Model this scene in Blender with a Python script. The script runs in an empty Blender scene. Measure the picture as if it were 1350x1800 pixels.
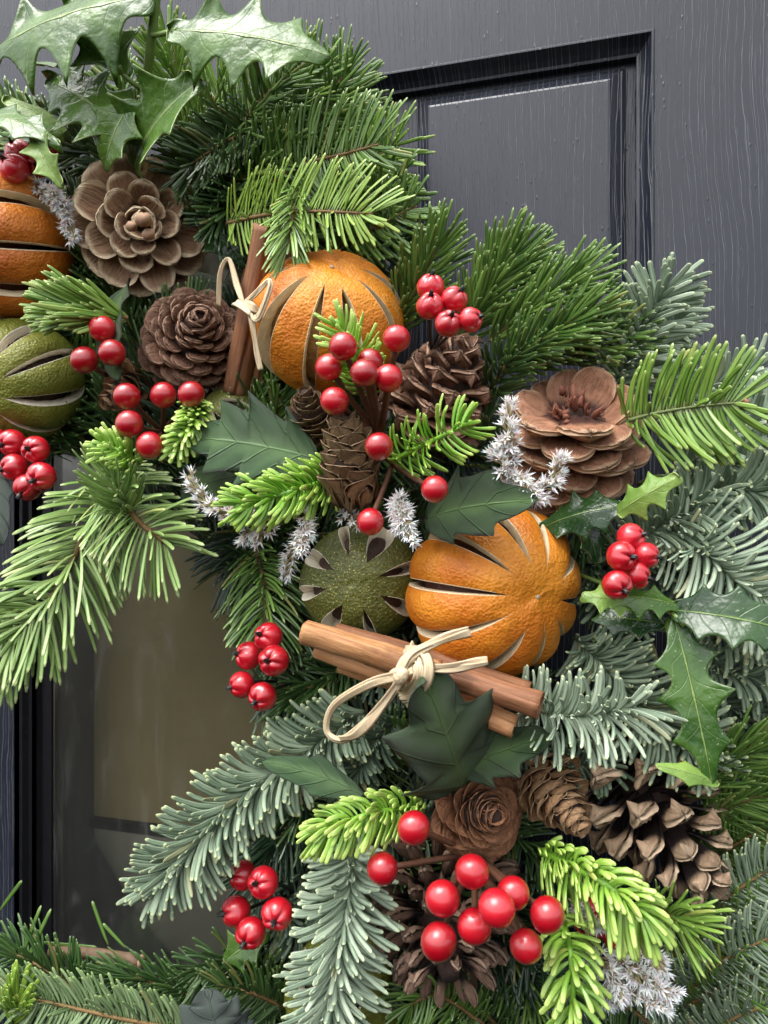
import bpy, math, random
import numpy as np
from mathutils import Vector, Matrix

# ------------------------------------------------------------------ camera, sky, sun, exposure
SC = bpy.context.scene
COL = SC.collection
FPX = 1352.0                      # focal length in pixels of the 1350 x 1800 photograph
YAW = math.radians(16.0)          # the camera looks a little to the left of the door's normal
DIST = 0.404                      # lens to door
CAM = Vector((0.0, -DIST, 1.5))
FWD = Vector((-math.sin(YAW), math.cos(YAW), 0.0))
RGT = Vector((math.cos(YAW), math.sin(YAW), 0.0))
UPV = Vector((0.0, 0.0, 1.0))

cam_d = bpy.data.cameras.new('camera')
cam_o = bpy.data.objects.new('camera', cam_d)
COL.objects.link(cam_o)
cam_o.location = CAM
cam_o.rotation_euler = (math.radians(90), 0, YAW)
cam_d.sensor_fit = 'VERTICAL'
cam_d.sensor_height = 36.0
cam_d.lens = FPX / 1800.0 * 36.0
cam_d.clip_start = 0.01
cam_d.clip_end = 100.0
cam_d.dof.use_dof = True
cam_d.dof.focus_distance = 0.335
cam_d.dof.aperture_fstop = 20.0
SC.camera = cam_o

SUN_EL, SUN_AZ = math.radians(64), math.radians(212)   # azimuth clockwise from +Y: in front of the door, a little to the left
world = bpy.data.worlds.new('World')
SC.world = world
world.use_nodes = True
wn, wl = world.node_tree.nodes, world.node_tree.links
sky = wn.new('ShaderNodeTexSky')
sky.sky_type = 'NISHITA'
sky.sun_disc = False
sky.sun_elevation = SUN_EL
sky.sun_rotation = SUN_AZ
sky.dust_density = 4.0
sky.air_density = 1.0
hs = wn.new('ShaderNodeHueSaturation')
hs.inputs['Saturation'].default_value = 0.18
wl.new(sky.outputs[0], hs.inputs['Color'])
wl.new(hs.outputs[0], wn['Background'].inputs['Color'])
wn['Background'].inputs['Strength'].default_value = 0.15
sun_d = bpy.data.lights.new('sun', 'SUN')
sun_d.energy = 0.75
sun_d.angle = math.radians(42)
sun_d.color = (1.0, 0.97, 0.92)
sun_o = bpy.data.objects.new('sun', sun_d)
COL.objects.link(sun_o)
sdir = Vector((math.sin(SUN_AZ) * math.cos(SUN_EL), math.cos(SUN_AZ) * math.cos(SUN_EL), math.sin(SUN_EL)))
sun_o.rotation_euler = sdir.to_track_quat('Z', 'Y').to_euler()
SC.view_settings.view_transform = 'Standard'
SC.view_settings.look = 'None'
SC.view_settings.exposure = 1.42
SC.view_settings.gamma = 1.0
SC.cycles.use_denoising = True
SC.cycles.max_bounces = 8

# ------------------------------------------------------------------ helpers: where a pixel of the photo lies h metres off the door
def P(px, py, h):
    d = FWD + RGT * ((px - 675.0) / FPX) - UPV * ((py - 900.0) / FPX)
    return CAM + d * ((DIST - h) / d.y)

def mpp(px, py, h):
    d = FWD + RGT * ((px - 675.0) / FPX)
    return (DIST - h) / d.y / FPX

def V(x, y, z):                   # right, up, towards the lens
    return RGT * x + UPV * y - FWD * z

def N3(v):
    v = np.asarray(v, float)
    return v / np.maximum(np.linalg.norm(v, axis=-1, keepdims=True), 1e-12)

def npv(v):
    return np.array((v[0], v[1], v[2]), float)

def rot_about(v, axis, ang):
    return Matrix.Rotation(ang, 3, Vector(axis)) @ Vector(v)

# ------------------------------------------------------------------ objects
def thing(name, label, cat, loc, group=None):
    o = bpy.data.objects.new(name, None)
    COL.objects.link(o)
    o.location = loc
    o.empty_display_size = 0.01
    o['label'] = label
    o['category'] = cat
    if group:
        o['group'] = group
    return o

def mesh_np(name, verts, faces, mats=(), midx=None, attrs=None, smooth=True):
    """verts (n,3); faces (m,4) or (m,3) array or a list of tuples; attrs {name: (n,) floats}"""
    me = bpy.data.meshes.new(name)
    verts = np.ascontiguousarray(verts, np.float32)
    if isinstance(faces, np.ndarray):
        k = faces.shape[1]
        m = faces.shape[0]
        flat = np.ascontiguousarray(faces.ravel(), np.int32)
        starts = np.arange(0, m * k, k, dtype=np.int32)
    else:
        flat = np.array([i for f in faces for i in f], np.int32)
        lens = np.array([len(f) for f in faces], np.int32)
        starts = np.concatenate(([0], np.cumsum(lens)[:-1])).astype(np.int32)
        m = len(faces)
    me.vertices.add(len(verts))
    me.vertices.foreach_set('co', verts.ravel())
    me.loops.add(len(flat))
    me.loops.foreach_set('vertex_index', flat)
    me.polygons.add(m)
    me.polygons.foreach_set('loop_start', starts)
    me.polygons.foreach_set('use_smooth', np.full(m, bool(smooth)))
    for mt in mats:
        me.materials.append(mt)
    if midx is not None:
        me.polygons.foreach_set('material_index', np.ascontiguousarray(midx, np.int32))
    me.update(calc_edges=True)
    for an, av in (attrs or {}).items():
        a = me.attributes.new(an, 'FLOAT', 'POINT')
        a.data.foreach_set('value', np.ascontiguousarray(av, np.float32))
    return me

def add(name, me, parent=None, mat=None, kind=None):
    o = bpy.data.objects.new(name, me)
    COL.objects.link(o)
    if parent is not None:
        o.parent = parent
    if mat is not None:
        o.matrix_basis = mat
    if kind:
        o['kind'] = kind
    return o

def wloc(o):                      # world location of an unrotated thing or part
    v = Vector(o.location)
    while o.parent is not None:
        o = o.parent
        v = v + Vector(o.location)
    return v

def add_at(name, verts, faces, parent, mats, **kw):
    """world-space vertices, stored relative to the thing"""
    kind = kw.pop('kind', None)
    me = mesh_np(name, np.asarray(verts, float) - npv(wloc(parent)), faces, mats, **kw)
    return add(name, me, parent, kind=kind)

class MB:                         # gathers pieces of one mesh
    def __init__(s):
        s.v, s.f, s.m, s.a, s.n = [], [], [], {}, 0
    def put(s, v, f, mi=0, **attrs):
        v = np.asarray(v, float)
        for k in set(s.a) | set(attrs):
            if k not in s.a:
                s.a[k] = [np.zeros(s.n)]
            av = attrs.get(k, 0.0)
            s.a[k].append(np.broadcast_to(np.asarray(av, float), (len(v),)).copy())
        s.v.append(v)
        s.f.extend([tuple(int(i) + s.n for i in q) for q in f])
        mi = np.broadcast_to(np.asarray(mi), (len(f),))
        s.m.extend(int(i) for i in mi)
        s.n += len(v)
    def data(s):
        return np.concatenate(s.v), s.f, s.m, {k: np.concatenate(a) for k, a in s.a.items()}
    def mesh(s, name, mats, smooth=True):
        v, f, m, a = s.data()
        return mesh_np(name, v, f, mats, m, a, smooth)
    def add_at(s, name, parent, mats, smooth=True, kind=None):
        v, f, m, a = s.data()
        return add_at(name, v, f, parent, mats, midx=m, attrs=a, smooth=smooth, kind=kind)

def spline(pts, n):
    """Catmull-Rom through the points -> (n,3)"""
    p = np.array([npv(q) for q in pts])
    if len(p) == 2:
        t = np.linspace(0, 1, n)[:, None]
        return p[0] * (1 - t) + p[1] * t
    p = np.vstack((2 * p[0] - p[1], p, 2 * p[-1] - p[-2]))
    m = len(p) - 3
    out = []
    for t in np.linspace(0, m - 1e-6, n):
        i = int(t)
        u = t - i
        a, b, c, d = p[i:i + 4]
        out.append(0.5 * (2 * b + (c - a) * u + (2 * a - 5 * b + 4 * c - d) * u * u + (3 * b - a - 3 * c + d) * u ** 3))
    return np.array(out)

def frames(c, hint):
    t = N3(np.gradient(c, axis=0))
    hint = npv(hint)
    s = N3(np.cross(hint, t))
    u = np.cross(t, s)
    return t, s, u

def tube(c, r, k=8, hint=(0.13, -0.9, 0.31), cap=True):
    c = np.asarray(c)
    n = len(c)
    r = np.broadcast_to(np.asarray(r, float), (n,))
    t, s, u = frames(c, hint)
    a = np.linspace(0, 2 * math.pi, k, endpoint=False)
    v = c[:, None, :] + r[:, None, None] * (np.cos(a)[None, :, None] * s[:, None, :] + np.sin(a)[None, :, None] * u[:, None, :])
    v = v.reshape(-1, 3)
    f = []
    for i in range(n - 1):
        for j in range(k):
            j2 = (j + 1) % k
            f.append((i * k + j, i * k + j2, (i + 1) * k + j2, (i + 1) * k + j))
    if cap:
        f.append(tuple(reversed(range(k))))
        f.append(tuple((n - 1) * k + j for j in range(k)))
    return v, f

def grid_faces(nu, nv, off=0, flip=False):
    f = []
    for i in range(nu - 1):
        for j in range(nv - 1):
            q = (off + i * nv + j, off + i * nv + j + 1, off + (i + 1) * nv + j + 1, off + (i + 1) * nv + j)
            f.append(q[::-1] if flip else q)
    return f

def ball(r, ku=20, kv=12, fn=None):
    """unit-ish UV sphere with poles on Z, fn(theta, phi) -> radius factor"""
    v = [(0, 0, r * (fn(0, 0) if fn else 1))]
    for i in range(1, kv):
        th = math.pi * i / kv
        for j in range(ku):
            ph = 2 * math.pi * j / ku
            q = r * (fn(th, ph) if fn else 1)
            v.append((q * math.sin(th) * math.cos(ph), q * math.sin(th) * math.sin(ph), q * math.cos(th)))
    v.append((0, 0, -r * (fn(math.pi, 0) if fn else 1)))
    f = []
    for j in range(ku):
        f.append((0, 1 + j, 1 + (j + 1) % ku))
    for i in range(kv - 2):
        for j in range(ku):
            a, b = 1 + i * ku + j, 1 + i * ku + (j + 1) % ku
            f.append((a, a + ku, b + ku, b))
    l = len(v) - 1
    o = 1 + (kv - 2) * ku
    for j in range(ku):
        f.append((l, o + (j + 1) % ku, o + j))
    return np.array(v), f

def basis(x, z):                  # 3x3 with X along x, Z near z
    x = Vector(x).normalized()
    z = Vector(z)
    z = (z - x * z.dot(x)).normalized()
    y = z.cross(x)
    return Matrix((x, y, z)).transposed()

def basis_z(zax, hint):
    z = Vector(zax).normalized()
    x = Vector(hint)
    x = (x - z * x.dot(z)).normalized()
    return Matrix((x, z.cross(x), z)).transposed()

# ------------------------------------------------------------------ materials
class NT:
    def __init__(s, name):
        s.mat = bpy.data.materials.new(name)
        s.mat.use_nodes = True
        s.n, s.l = s.mat.node_tree.nodes, s.mat.node_tree.links
        s.b = s.n['Principled BSDF']
    def _in(s, sock, v):
        if v is None:
            return
        if isinstance(v, bpy.types.NodeSocket):
            s.l.new(v, sock)
        elif isinstance(v, (tuple, list)) and len(v) == 3 and sock.type == 'RGBA':
            sock.default_value = (*v, 1)
        else:
            sock.default_value = v
    def node(s, t, **kw):
        nd = s.n.new(t)
        for k, v in kw.items():
            setattr(nd, k, v)
        return nd
    def coord(s, which='Object', scale=(1, 1, 1)):
        c = s.node('ShaderNodeTexCoord').outputs[which]
        m = s.node('ShaderNodeMapping')
        s.l.new(c, m.inputs[0])
        m.inputs['Scale'].default_value = scale
        return m.outputs[0]
    def noise(s, vec, scale, detail=2.0, rough=0.5, dist=0.0):
        nd = s.node('ShaderNodeTexNoise')
        s._in(nd.inputs['Vector'], vec)
        nd.inputs['Scale'].default_value = scale
        nd.inputs['Detail'].default_value = detail
        nd.inputs['Roughness'].default_value = rough
        nd.inputs['Distortion'].default_value = dist
        return nd.outputs['Fac']
    def voro(s, vec, scale, feature='F1', dims='3D', w=None, rand=1.0):
        nd = s.node('ShaderNodeTexVoronoi', voronoi_dimensions=dims, feature=feature)
        if dims == '1D':
            s._in(nd.inputs['W'], w)
        else:
            s._in(nd.inputs['Vector'], vec)
        nd.inputs['Scale'].default_value = scale
        nd.inputs['Randomness'].default_value = rand
        return nd.outputs['Distance']
    def attr(s, name):
        return s.node('ShaderNodeAttribute', attribute_name=name).outputs['Fac']
    def rand(s):
        return s.node('ShaderNodeObjectInfo').outputs['Random']
    def math(s, op, a, b=None, c=None, clamp=False):
        nd = s.node('ShaderNodeMath', operation=op, use_clamp=clamp)
        s._in(nd.inputs[0], a)
        s._in(nd.inputs[1], b)
        s._in(nd.inputs[2], c)
        return nd.outputs[0]
    def step(s, x, a, b):         # smooth 0..1 as x goes a..b
        nd = s.node('ShaderNodeMapRange', interpolation_type='SMOOTHSTEP')
        s._in(nd.inputs['Value'], x)
        nd.inputs['From Min'].default_value = a
        nd.inputs['From Max'].default_value = b
        return nd.outputs['Result']
    def ramp(s, fac, stops):
        nd = s.node('ShaderNodeValToRGB')
        el = nd.color_ramp.elements
        while len(el) < len(stops):
            el.new(0.5)
        for e, (p, c) in zip(el, stops):
            e.position = p
            e.color = (*c, 1)
        s._in(nd.inputs[0], fac)
        return nd.outputs[0]
    def mix(s, f, a, b, mode='MIX'):
        nd = s.node('ShaderNodeMix', data_type='RGBA', blend_type=mode)
        s._in(nd.inputs['Factor'], f)
        s._in(nd.inputs['A'] if False else nd.inputs[6], a)
        s._in(nd.inputs[7], b)
        return nd.outputs[2]
    def xyz(s, vec):
        nd = s.node('ShaderNodeSeparateXYZ')
        s.l.new(vec, nd.inputs[0])
        return nd.outputs
    def comb(s, x, y, z):
        nd = s.node('ShaderNodeCombineXYZ')
        for i, q in enumerate((x, y, z)):
            s._in(nd.inputs[i], q)
        return nd.outputs[0]
    def bump(s, h, dist, strength=1.0, normal=None):
        nd = s.node('ShaderNodeBump')
        nd.inputs['Strength'].default_value = strength
        nd.inputs['Distance'].default_value = dist
        s._in(nd.inputs['Height'], h)
        s._in(nd.inputs['Normal'], normal)
        return nd.outputs[0]
    def out(s, color=None, rough=None, normal=None, **kw):
        s._in(s.b.inputs['Base Color'], color)
        s._in(s.b.inputs['Roughness'], rough)
        s._in(s.b.inputs['Normal'], normal)
        for k, v in kw.items():
            s._in(s.b.inputs[k.replace('_', ' ')], v)
        return s.mat
# ------------------------------------------------------------------ materials of the things
def needle_mat(name, c0, c1, tip, under, rough=0.30, tipw=0.12, base=(0.10, 0.09, 0.03), sss=0.0, spec=0.65):
    m = NT(name)
    al, rn, un, cr = m.attr('al'), m.attr('rn'), m.attr('un'), m.attr('cr')
    c = m.mix(rn, c0, c1)
    groove = m.math('MULTIPLY', m.step(m.math('ABSOLUTE', cr), 0.55, 0.0), 0.35)
    c = m.mix(groove, c, tuple(min(1, q * 1.7) for q in c1))
    c = m.mix(m.step(al, 1 - tipw, 1.0), c, tip)
    c = m.mix(m.math('MULTIPLY', m.step(al, 0.12, 0.0), 0.7), c, base)
    c = m.mix(m.math('MULTIPLY', m.step(rn, 0.955, 0.985), 0.45), c, (0.30, 0.24, 0.07))
    band = m.math('MULTIPLY', un, m.step(m.math('ABSOLUTE', m.math('SUBTRACT', m.math('ABSOLUTE', cr), 0.5)), 0.42, 0.2))
    c = m.mix(m.math('MULTIPLY', band, 0.9), c, under)
    r = m.math('ADD', m.math('MULTIPLY', rn, 0.12), rough)
    kw = dict(Specular_IOR_Level=spec)
    if sss:
        kw.update(Subsurface_Weight=sss, Subsurface_Scale=0.002)
        m.b.inputs['Subsurface Radius'].default_value = (0.6, 1.0, 0.25)
    return m.out(c, r, **kw)

M = {}
M['fir_bright'] = needle_mat('fir needle bright', (0.072, 0.165, 0.018), (0.215, 0.35, 0.060), (0.32, 0.41, 0.11), (0.34, 0.46, 0.27))
M['fir_left'] = needle_mat('fir needle light', (0.125, 0.235, 0.050), (0.265, 0.385, 0.115), (0.40, 0.48, 0.20), (0.40, 0.50, 0.30), rough=0.35)
M['fir_lime'] = needle_mat('fir needle young', (0.14, 0.26, 0.03), (0.25, 0.38, 0.05), (0.33, 0.44, 0.08), (0.34, 0.46, 0.24))
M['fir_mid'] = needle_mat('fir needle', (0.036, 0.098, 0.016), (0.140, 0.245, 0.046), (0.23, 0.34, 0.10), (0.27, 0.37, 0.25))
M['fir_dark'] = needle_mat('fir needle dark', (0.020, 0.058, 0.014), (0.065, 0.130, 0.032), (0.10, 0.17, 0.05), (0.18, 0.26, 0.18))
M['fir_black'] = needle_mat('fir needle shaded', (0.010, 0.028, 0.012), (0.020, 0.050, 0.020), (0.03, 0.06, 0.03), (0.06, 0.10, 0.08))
M['fir_under'] = needle_mat('fir needle seen from below', (0.10, 0.17, 0.06), (0.20, 0.28, 0.13), (0.22, 0.32, 0.10), (0.48, 0.58, 0.42), rough=0.5)
M['noble'] = needle_mat('noble fir needle', (0.098, 0.150, 0.094), (0.270, 0.345, 0.235), (0.50, 0.56, 0.30), (0.40, 0.48, 0.42), rough=0.55, tipw=0.08, base=(0.09, 0.14, 0.09), spec=0.3)
M['noble_pale'] = needle_mat('noble fir needle pale', (0.170, 0.240, 0.162), (0.395, 0.475, 0.350), (0.52, 0.59, 0.36), (0.46, 0.54, 0.48), rough=0.55, tipw=0.08, base=(0.14, 0.20, 0.10), spec=0.3)
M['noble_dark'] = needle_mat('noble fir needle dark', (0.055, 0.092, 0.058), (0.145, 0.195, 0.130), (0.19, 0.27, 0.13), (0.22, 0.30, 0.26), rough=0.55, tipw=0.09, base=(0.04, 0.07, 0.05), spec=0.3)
M['plastic'] = needle_mat('plastic needle lime', (0.11, 0.27, 0.020), (0.20, 0.38, 0.040), (0.34, 0.50, 0.09), (0.30, 0.50, 0.05), rough=0.30, tipw=0.5, base=(0.07, 0.23, 0.02), sss=0.35)
M['plastic_pale'] = needle_mat('plastic needle pale lime', (0.15, 0.31, 0.035), (0.26, 0.42, 0.06), (0.42, 0.57, 0.14), (0.35, 0.52, 0.08), rough=0.32, tipw=0.45, base=(0.09, 0.29, 0.02), sss=0.35)

def simple(name, c, rough=0.5, var=0.25, scale=300.0, bump=0.0, metal=0.0):
    m = NT(name)
    co = m.coord()
    n = m.noise(co, scale, 3)
    col = m.mix(n, tuple(q * (1 - var) for q in c), tuple(min(1, q * (1 + var)) for q in c))
    nb = m.bump(n, bump) if bump else None
    return m.out(col, rough, nb, Metallic=metal)

M['twig'] = simple('fir twig', (0.17, 0.10, 0.030), 0.7, 0.6, 900, 0.0004)
M['twig_green'] = simple('green fir twig', (0.13, 0.17, 0.05), 0.6, 0.4, 900, 0.0003)
M['twig_noble'] = simple('noble fir twig', (0.12, 0.15, 0.09), 0.7, 0.4, 900, 0.0003)
M['plastic_stem'] = simple('plastic stem', (0.16, 0.34, 0.03), 0.35, 0.3, 400)
M['bud'] = simple('fir bud', (0.25, 0.10, 0.06), 0.5, 0.5, 700, 0.0004)
M['cut_wood'] = simple('cut branch end', (0.42, 0.28, 0.17), 0.8, 0.3, 400, 0.0003)
M['bark'] = simple('branch bark', (0.16, 0.10, 0.06), 0.8, 0.5, 300, 0.0008)
M['brown_stem'] = simple('brown paper wrapped stem', (0.115, 0.048, 0.026), 0.55, 0.4, 500, 0.0003)
M['black_wire'] = simple('black wire stem', (0.012, 0.012, 0.012), 0.35, 0.3, 300)
M['calyx'] = simple('black berry calyx', (0.010, 0.009, 0.009), 0.25, 0.3, 300)
M['holly_stem'] = simple('holly stem', (0.16, 0.25, 0.06), 0.4, 0.3, 200)
M['moss'] = simple('dark moss', (0.020, 0.026, 0.012), 0.95, 0.6, 150, 0.004)
M['green_wire'] = simple('green florist wire', (0.01, 0.10, 0.08), 0.4, 0.2, 200)

# red plastic berries
def berry_mat(name, c0, c1, rough):
    m = NT(name)
    co = m.coord()
    c = m.mix(m.rand(), c0, c1)
    n = m.noise(co, 260, 3)
    c = m.mix(m.math('MULTIPLY', m.step(n, 0.45, 0.75), 0.35), c, tuple(min(1, q * 1.5 + .01) for q in c1))
    return m.out(c, m.math('ADD', rough, m.math('MULTIPLY', n, 0.12)), m.bump(m.noise(co, 420, 2), 0.00012, 0.6),
                 Coat_Weight=1.0, Coat_Roughness=0.06, Subsurface_Weight=0.10, Subsurface_Scale=0.0015)
M['berry'] = berry_mat('glossy red berry', (0.30, 0.002, 0.008), (0.52, 0.007, 0.018), 0.10)
M['berry_matt'] = berry_mat('ribbed red berry', (0.38, 0.003, 0.010), (0.54, 0.007, 0.020), 0.17)

# cone scales: rim = 1 at the free edge, sl = 0 root .. 1 tip, un = 1 underneath
def cone_mat(name, inner, face, face2, rim, rimw=0.35, dark_at=0.35, rough=0.6, spec=0.4, streak=1.0):
    m = NT(name)
    co = m.coord()
    rm, sl, rd, tt = m.attr('rim'), m.attr('sl'), m.rand(), m.attr('ct')
    st = m.noise(m.comb(m.math('MULTIPLY', tt, 3.5), m.math('MULTIPLY', sl, 1.2), m.math('MULTIPLY', rd, 40)), 2.2, 4, 0.6)
    blot = m.noise(m.comb(tt, m.math('MULTIPLY', sl, 2.0), m.math('MULTIPLY', rd, 90)), 1.6, 3)
    c = m.mix(rd, face, face2)
    c = m.mix(m.math('MULTIPLY', m.step(st, 0.42, 0.68), 0.55 * streak), c, tuple(q * 0.42 for q in face))
    c = m.mix(m.math('MULTIPLY', m.step(blot, 0.5, 0.75), 0.45), c, tuple(min(1, q * 1.5) for q in face2))
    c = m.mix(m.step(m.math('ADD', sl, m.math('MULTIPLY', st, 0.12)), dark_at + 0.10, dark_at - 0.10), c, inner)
    c = m.mix(m.step(m.math('ADD', rm, m.math('MULTIPLY', blot, 0.25)), 1.12 - rimw, 1.25 - rimw * .6), c, rim)
    h = m.math('ADD', m.math('MULTIPLY', st, 1.0), m.math('MULTIPLY', m.noise(co, 9.0, 4), 0.5))
    return m.out(c, rough, m.bump(h, 0.0013, 1.0), Specular_IOR_Level=spec)
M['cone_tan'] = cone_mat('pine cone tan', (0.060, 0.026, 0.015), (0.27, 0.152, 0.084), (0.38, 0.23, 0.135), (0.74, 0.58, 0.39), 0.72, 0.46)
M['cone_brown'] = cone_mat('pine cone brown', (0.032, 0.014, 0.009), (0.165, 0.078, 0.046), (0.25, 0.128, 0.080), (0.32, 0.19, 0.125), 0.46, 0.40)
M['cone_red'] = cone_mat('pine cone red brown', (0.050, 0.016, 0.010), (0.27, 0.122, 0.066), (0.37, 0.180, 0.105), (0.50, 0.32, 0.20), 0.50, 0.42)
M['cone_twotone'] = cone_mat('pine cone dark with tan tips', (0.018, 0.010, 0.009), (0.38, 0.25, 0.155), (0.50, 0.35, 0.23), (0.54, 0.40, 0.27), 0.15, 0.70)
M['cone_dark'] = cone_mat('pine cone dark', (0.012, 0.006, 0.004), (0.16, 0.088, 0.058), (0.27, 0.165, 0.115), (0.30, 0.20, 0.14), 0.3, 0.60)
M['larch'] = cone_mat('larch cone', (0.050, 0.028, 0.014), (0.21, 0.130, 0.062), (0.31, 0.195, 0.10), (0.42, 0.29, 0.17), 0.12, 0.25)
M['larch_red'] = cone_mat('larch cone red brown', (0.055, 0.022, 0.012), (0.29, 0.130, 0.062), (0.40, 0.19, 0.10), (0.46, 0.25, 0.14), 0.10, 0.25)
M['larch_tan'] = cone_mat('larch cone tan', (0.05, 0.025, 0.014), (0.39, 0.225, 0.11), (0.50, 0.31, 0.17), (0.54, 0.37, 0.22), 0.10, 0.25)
M['cone_core'] = simple('cone core', (0.030, 0.014, 0.009), 0.9, 0.4, 300, 0.001)
M['fibre'] = simple('torn cone fibre', (0.19, 0.066, 0.038), 0.8, 0.5, 500)

# dried peel
def peel_mat(name, c0, c1, dark, pale, gold=0.0, dim=760.0):
    m = NT(name)
    co = m.coord()
    big = m.noise(co, 26, 4, 0.6)
    mid = m.noise(co, 120, 4, 0.6)
    v = m.voro(m.node('ShaderNodeVectorMath', operation='ADD').outputs[0], dim) if False else m.voro(co, dim, rand=1.0)
    pit = m.step(v, 0.40, 0.10)
    c = m.mix(m.step(big, 0.35, 0.68), c0, c1)
    c = m.mix(m.math('MULTIPLY', m.step(mid, 0.50, 0.80), 0.30), c, dark)
    c = m.mix(m.math('MULTIPLY', m.step(m.noise(co, 45, 5, 0.7), 0.60, 0.74), 0.45), c, pale)
    c = m.mix(m.math('MULTIPLY', pit, 0.16), c, dark)
    ed = m.attr('edge')
    c = m.mix(m.math('MULTIPLY', m.step(m.math('ADD', ed, m.math('MULTIPLY', mid, 0.5)), 0.85, 1.35), 0.55), c, dark)
    wr = m.noise(co, 70, 5, 0.65, 0.6)
    hgt = m.math('ADD', m.math('MULTIPLY', m.math('ADD', m.math('MULTIPLY', v, 0.26), m.math('MULTIPLY', wr, 1.1)), 1.0), m.math('ADD', m.math('MULTIPLY', mid, 0.8), m.math('MULTIPLY', big, 1.4)))
    if gold:
        g = m.math('MULTIPLY', m.step(m.noise(co, 1500, 2), 0.60, 0.70), gold)
        c = m.mix(g, c, (0.62, 0.55, 0.14))
        return m.out(c, 0.42, m.bump(hgt, 0.0013, 1.0), Metallic=m.math('MULTIPLY', g, 0.6), Specular_IOR_Level=0.4)
    return m.out(c, 0.46, m.bump(hgt, 0.0013, 1.0), Specular_IOR_Level=0.45, Subsurface_Weight=0.05, Subsurface_Scale=0.002)
M['peel'] = peel_mat('dried orange peel', (0.54, 0.150, 0.008), (0.74, 0.280, 0.022), (0.29, 0.062, 0.004), (0.76, 0.38, 0.12))
M['peel_deep'] = peel_mat('dried orange peel deep', (0.44, 0.105, 0.007), (0.62, 0.195, 0.016), (0.20, 0.042, 0.004), (0.76, 0.42, 0.15))
M['peel_green'] = peel_mat('dried lime peel', (0.125, 0.150, 0.018), (0.205, 0.215, 0.035), (0.055, 0.070, 0.008), (0.28, 0.27, 0.07), 0.75, 760)
M['peel_dark'] = peel_mat('dark dried lime peel', (0.048, 0.058, 0.010), (0.095, 0.104, 0.020), (0.026, 0.036, 0.006), (0.17, 0.18, 0.05), 0.65, 760)
M['pith'] = simple('dried pith', (0.80, 0.66, 0.44), 0.75, 0.25, 260, 0.0006)
M['pith_white'] = simple('pale dried pith', (0.80, 0.74, 0.60), 0.75, 0.2, 260, 0.0006)
M['flesh'] = simple('dried flesh', (0.085, 0.022, 0.010), 0.6, 0.6, 200, 0.002)
M['flesh_dark'] = simple('dark dried flesh', (0.045, 0.022, 0.012), 0.7, 0.6, 200, 0.002)
M['flesh_tan'] = simple('tan dried flesh', (0.46, 0.27, 0.10), 0.7, 0.5, 200, 0.002)
M['scar'] = simple('stem scar', (0.50, 0.40, 0.26), 0.7, 0.4, 900, 0.0004)

def cinnamon_mat(name, c0, c1):
    m = NT(name)
    co = m.coord(scale=(40, 620, 620))
    st = m.noise(co, 1.0, 5, 0.6)
    big = m.noise(m.coord(scale=(40, 60, 60)), 1.0, 3)
    fine = m.noise(m.coord(), 900, 3)
    c = m.mix(m.step(st, 0.3, 0.7), c0, c1)
    c = m.mix(m.math('MULTIPLY', m.step(big, 0.55, 0.68), 0.55), c, tuple(q * 0.45 for q in c0))
    c = m.mix(m.math('MULTIPLY', m.step(fine, 0.6, 0.75), 0.25), c, tuple(min(1, q * 1.5) for q in c1))
    h = m.math('ADD', st, m.math('MULTIPLY', fine, 0.3))
    return m.out(c, 0.62, m.bump(h, 0.0006, 0.8), Specular_IOR_Level=0.35)
M['cinnamon'] = cinnamon_mat('cinnamon bark', (0.29, 0.120, 0.046), (0.52, 0.275, 0.12))
M['cinnamon_dark'] = cinnamon_mat('dark cinnamon bark', (0.18, 0.075, 0.034), (0.31, 0.14, 0.068))
M['cinnamon_light'] = cinnamon_mat('light cinnamon bark', (0.43, 0.19, 0.075), (0.58, 0.31, 0.15))

def raffia_mat():
    m = NT('raffia')
    st = m.noise(m.comb(m.math('MULTIPLY', m.attr('al'), 1.5), m.math('MULTIPLY', m.attr('cr'), 6.0), m.attr('rn')), 3.0, 4)
    c = m.mix(m.step(st, 0.3, 0.7), (0.52, 0.37, 0.20), (0.78, 0.65, 0.45))
    return m.out(c, 0.5, m.bump(st, 0.0003, 0.7), Subsurface_Weight=0.05, Subsurface_Scale=0.001)
M['raffia'] = raffia_mat()

# holly leaf: ac = -1..1 across, al = 0..1 along
def holly_mat(name, dark, light, vein, rough=0.14, lat=14.0, veinw=0.035, veinmix=0.8):
    m = NT(name)
    co = m.coord()
    al, ac = m.attr('al'), m.attr('ac')
    aa = m.math('ABSOLUTE', ac)
    n = m.noise(co, 55, 3)
    c = m.mix(m.step(n, 0.35, 0.7), dark, light)
    ph = m.math('FRACT', m.math('SUBTRACT', m.math('MULTIPLY', al, lat / 2), m.math('MULTIPLY', aa, 1.1)))
    lv = m.math('MULTIPLY', m.step(m.math('ABSOLUTE', m.math('SUBTRACT', ph, 0.5)), 0.06, 0.0), 0.12)
    c = m.mix(lv, c, vein)
    mv = m.step(aa, veinw * 1.6, veinw * 0.6)
    c = m.mix(m.math('MULTIPLY', mv, veinmix), c, vein)
    sp = m.math('MULTIPLY', m.step(m.noise(co, 900, 1), 0.70, 0.76), 0.35)
    c = m.mix(sp, c, (0.45, 0.5, 0.35))
    h = m.math('ADD', m.math('MULTIPLY', lv, -1.0), m.math('ADD', m.math('MULTIPLY', m.noise(co, 110, 3), 1.7), m.math('MULTIPLY', mv, 0.8)))
    return m.out(c, m.math('ADD', rough, m.math('MULTIPLY', m.noise(co, 180, 2), 0.14)), m.bump(h, 0.0010, 0.8), Specular_IOR_Level=0.45, Coat_Weight=0.06, Coat_Roughness=0.12)
M['holly'] = holly_mat('holly leaf', (0.036, 0.092, 0.012), (0.085, 0.170, 0.024), (0.24, 0.33, 0.09), 0.20)
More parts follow.
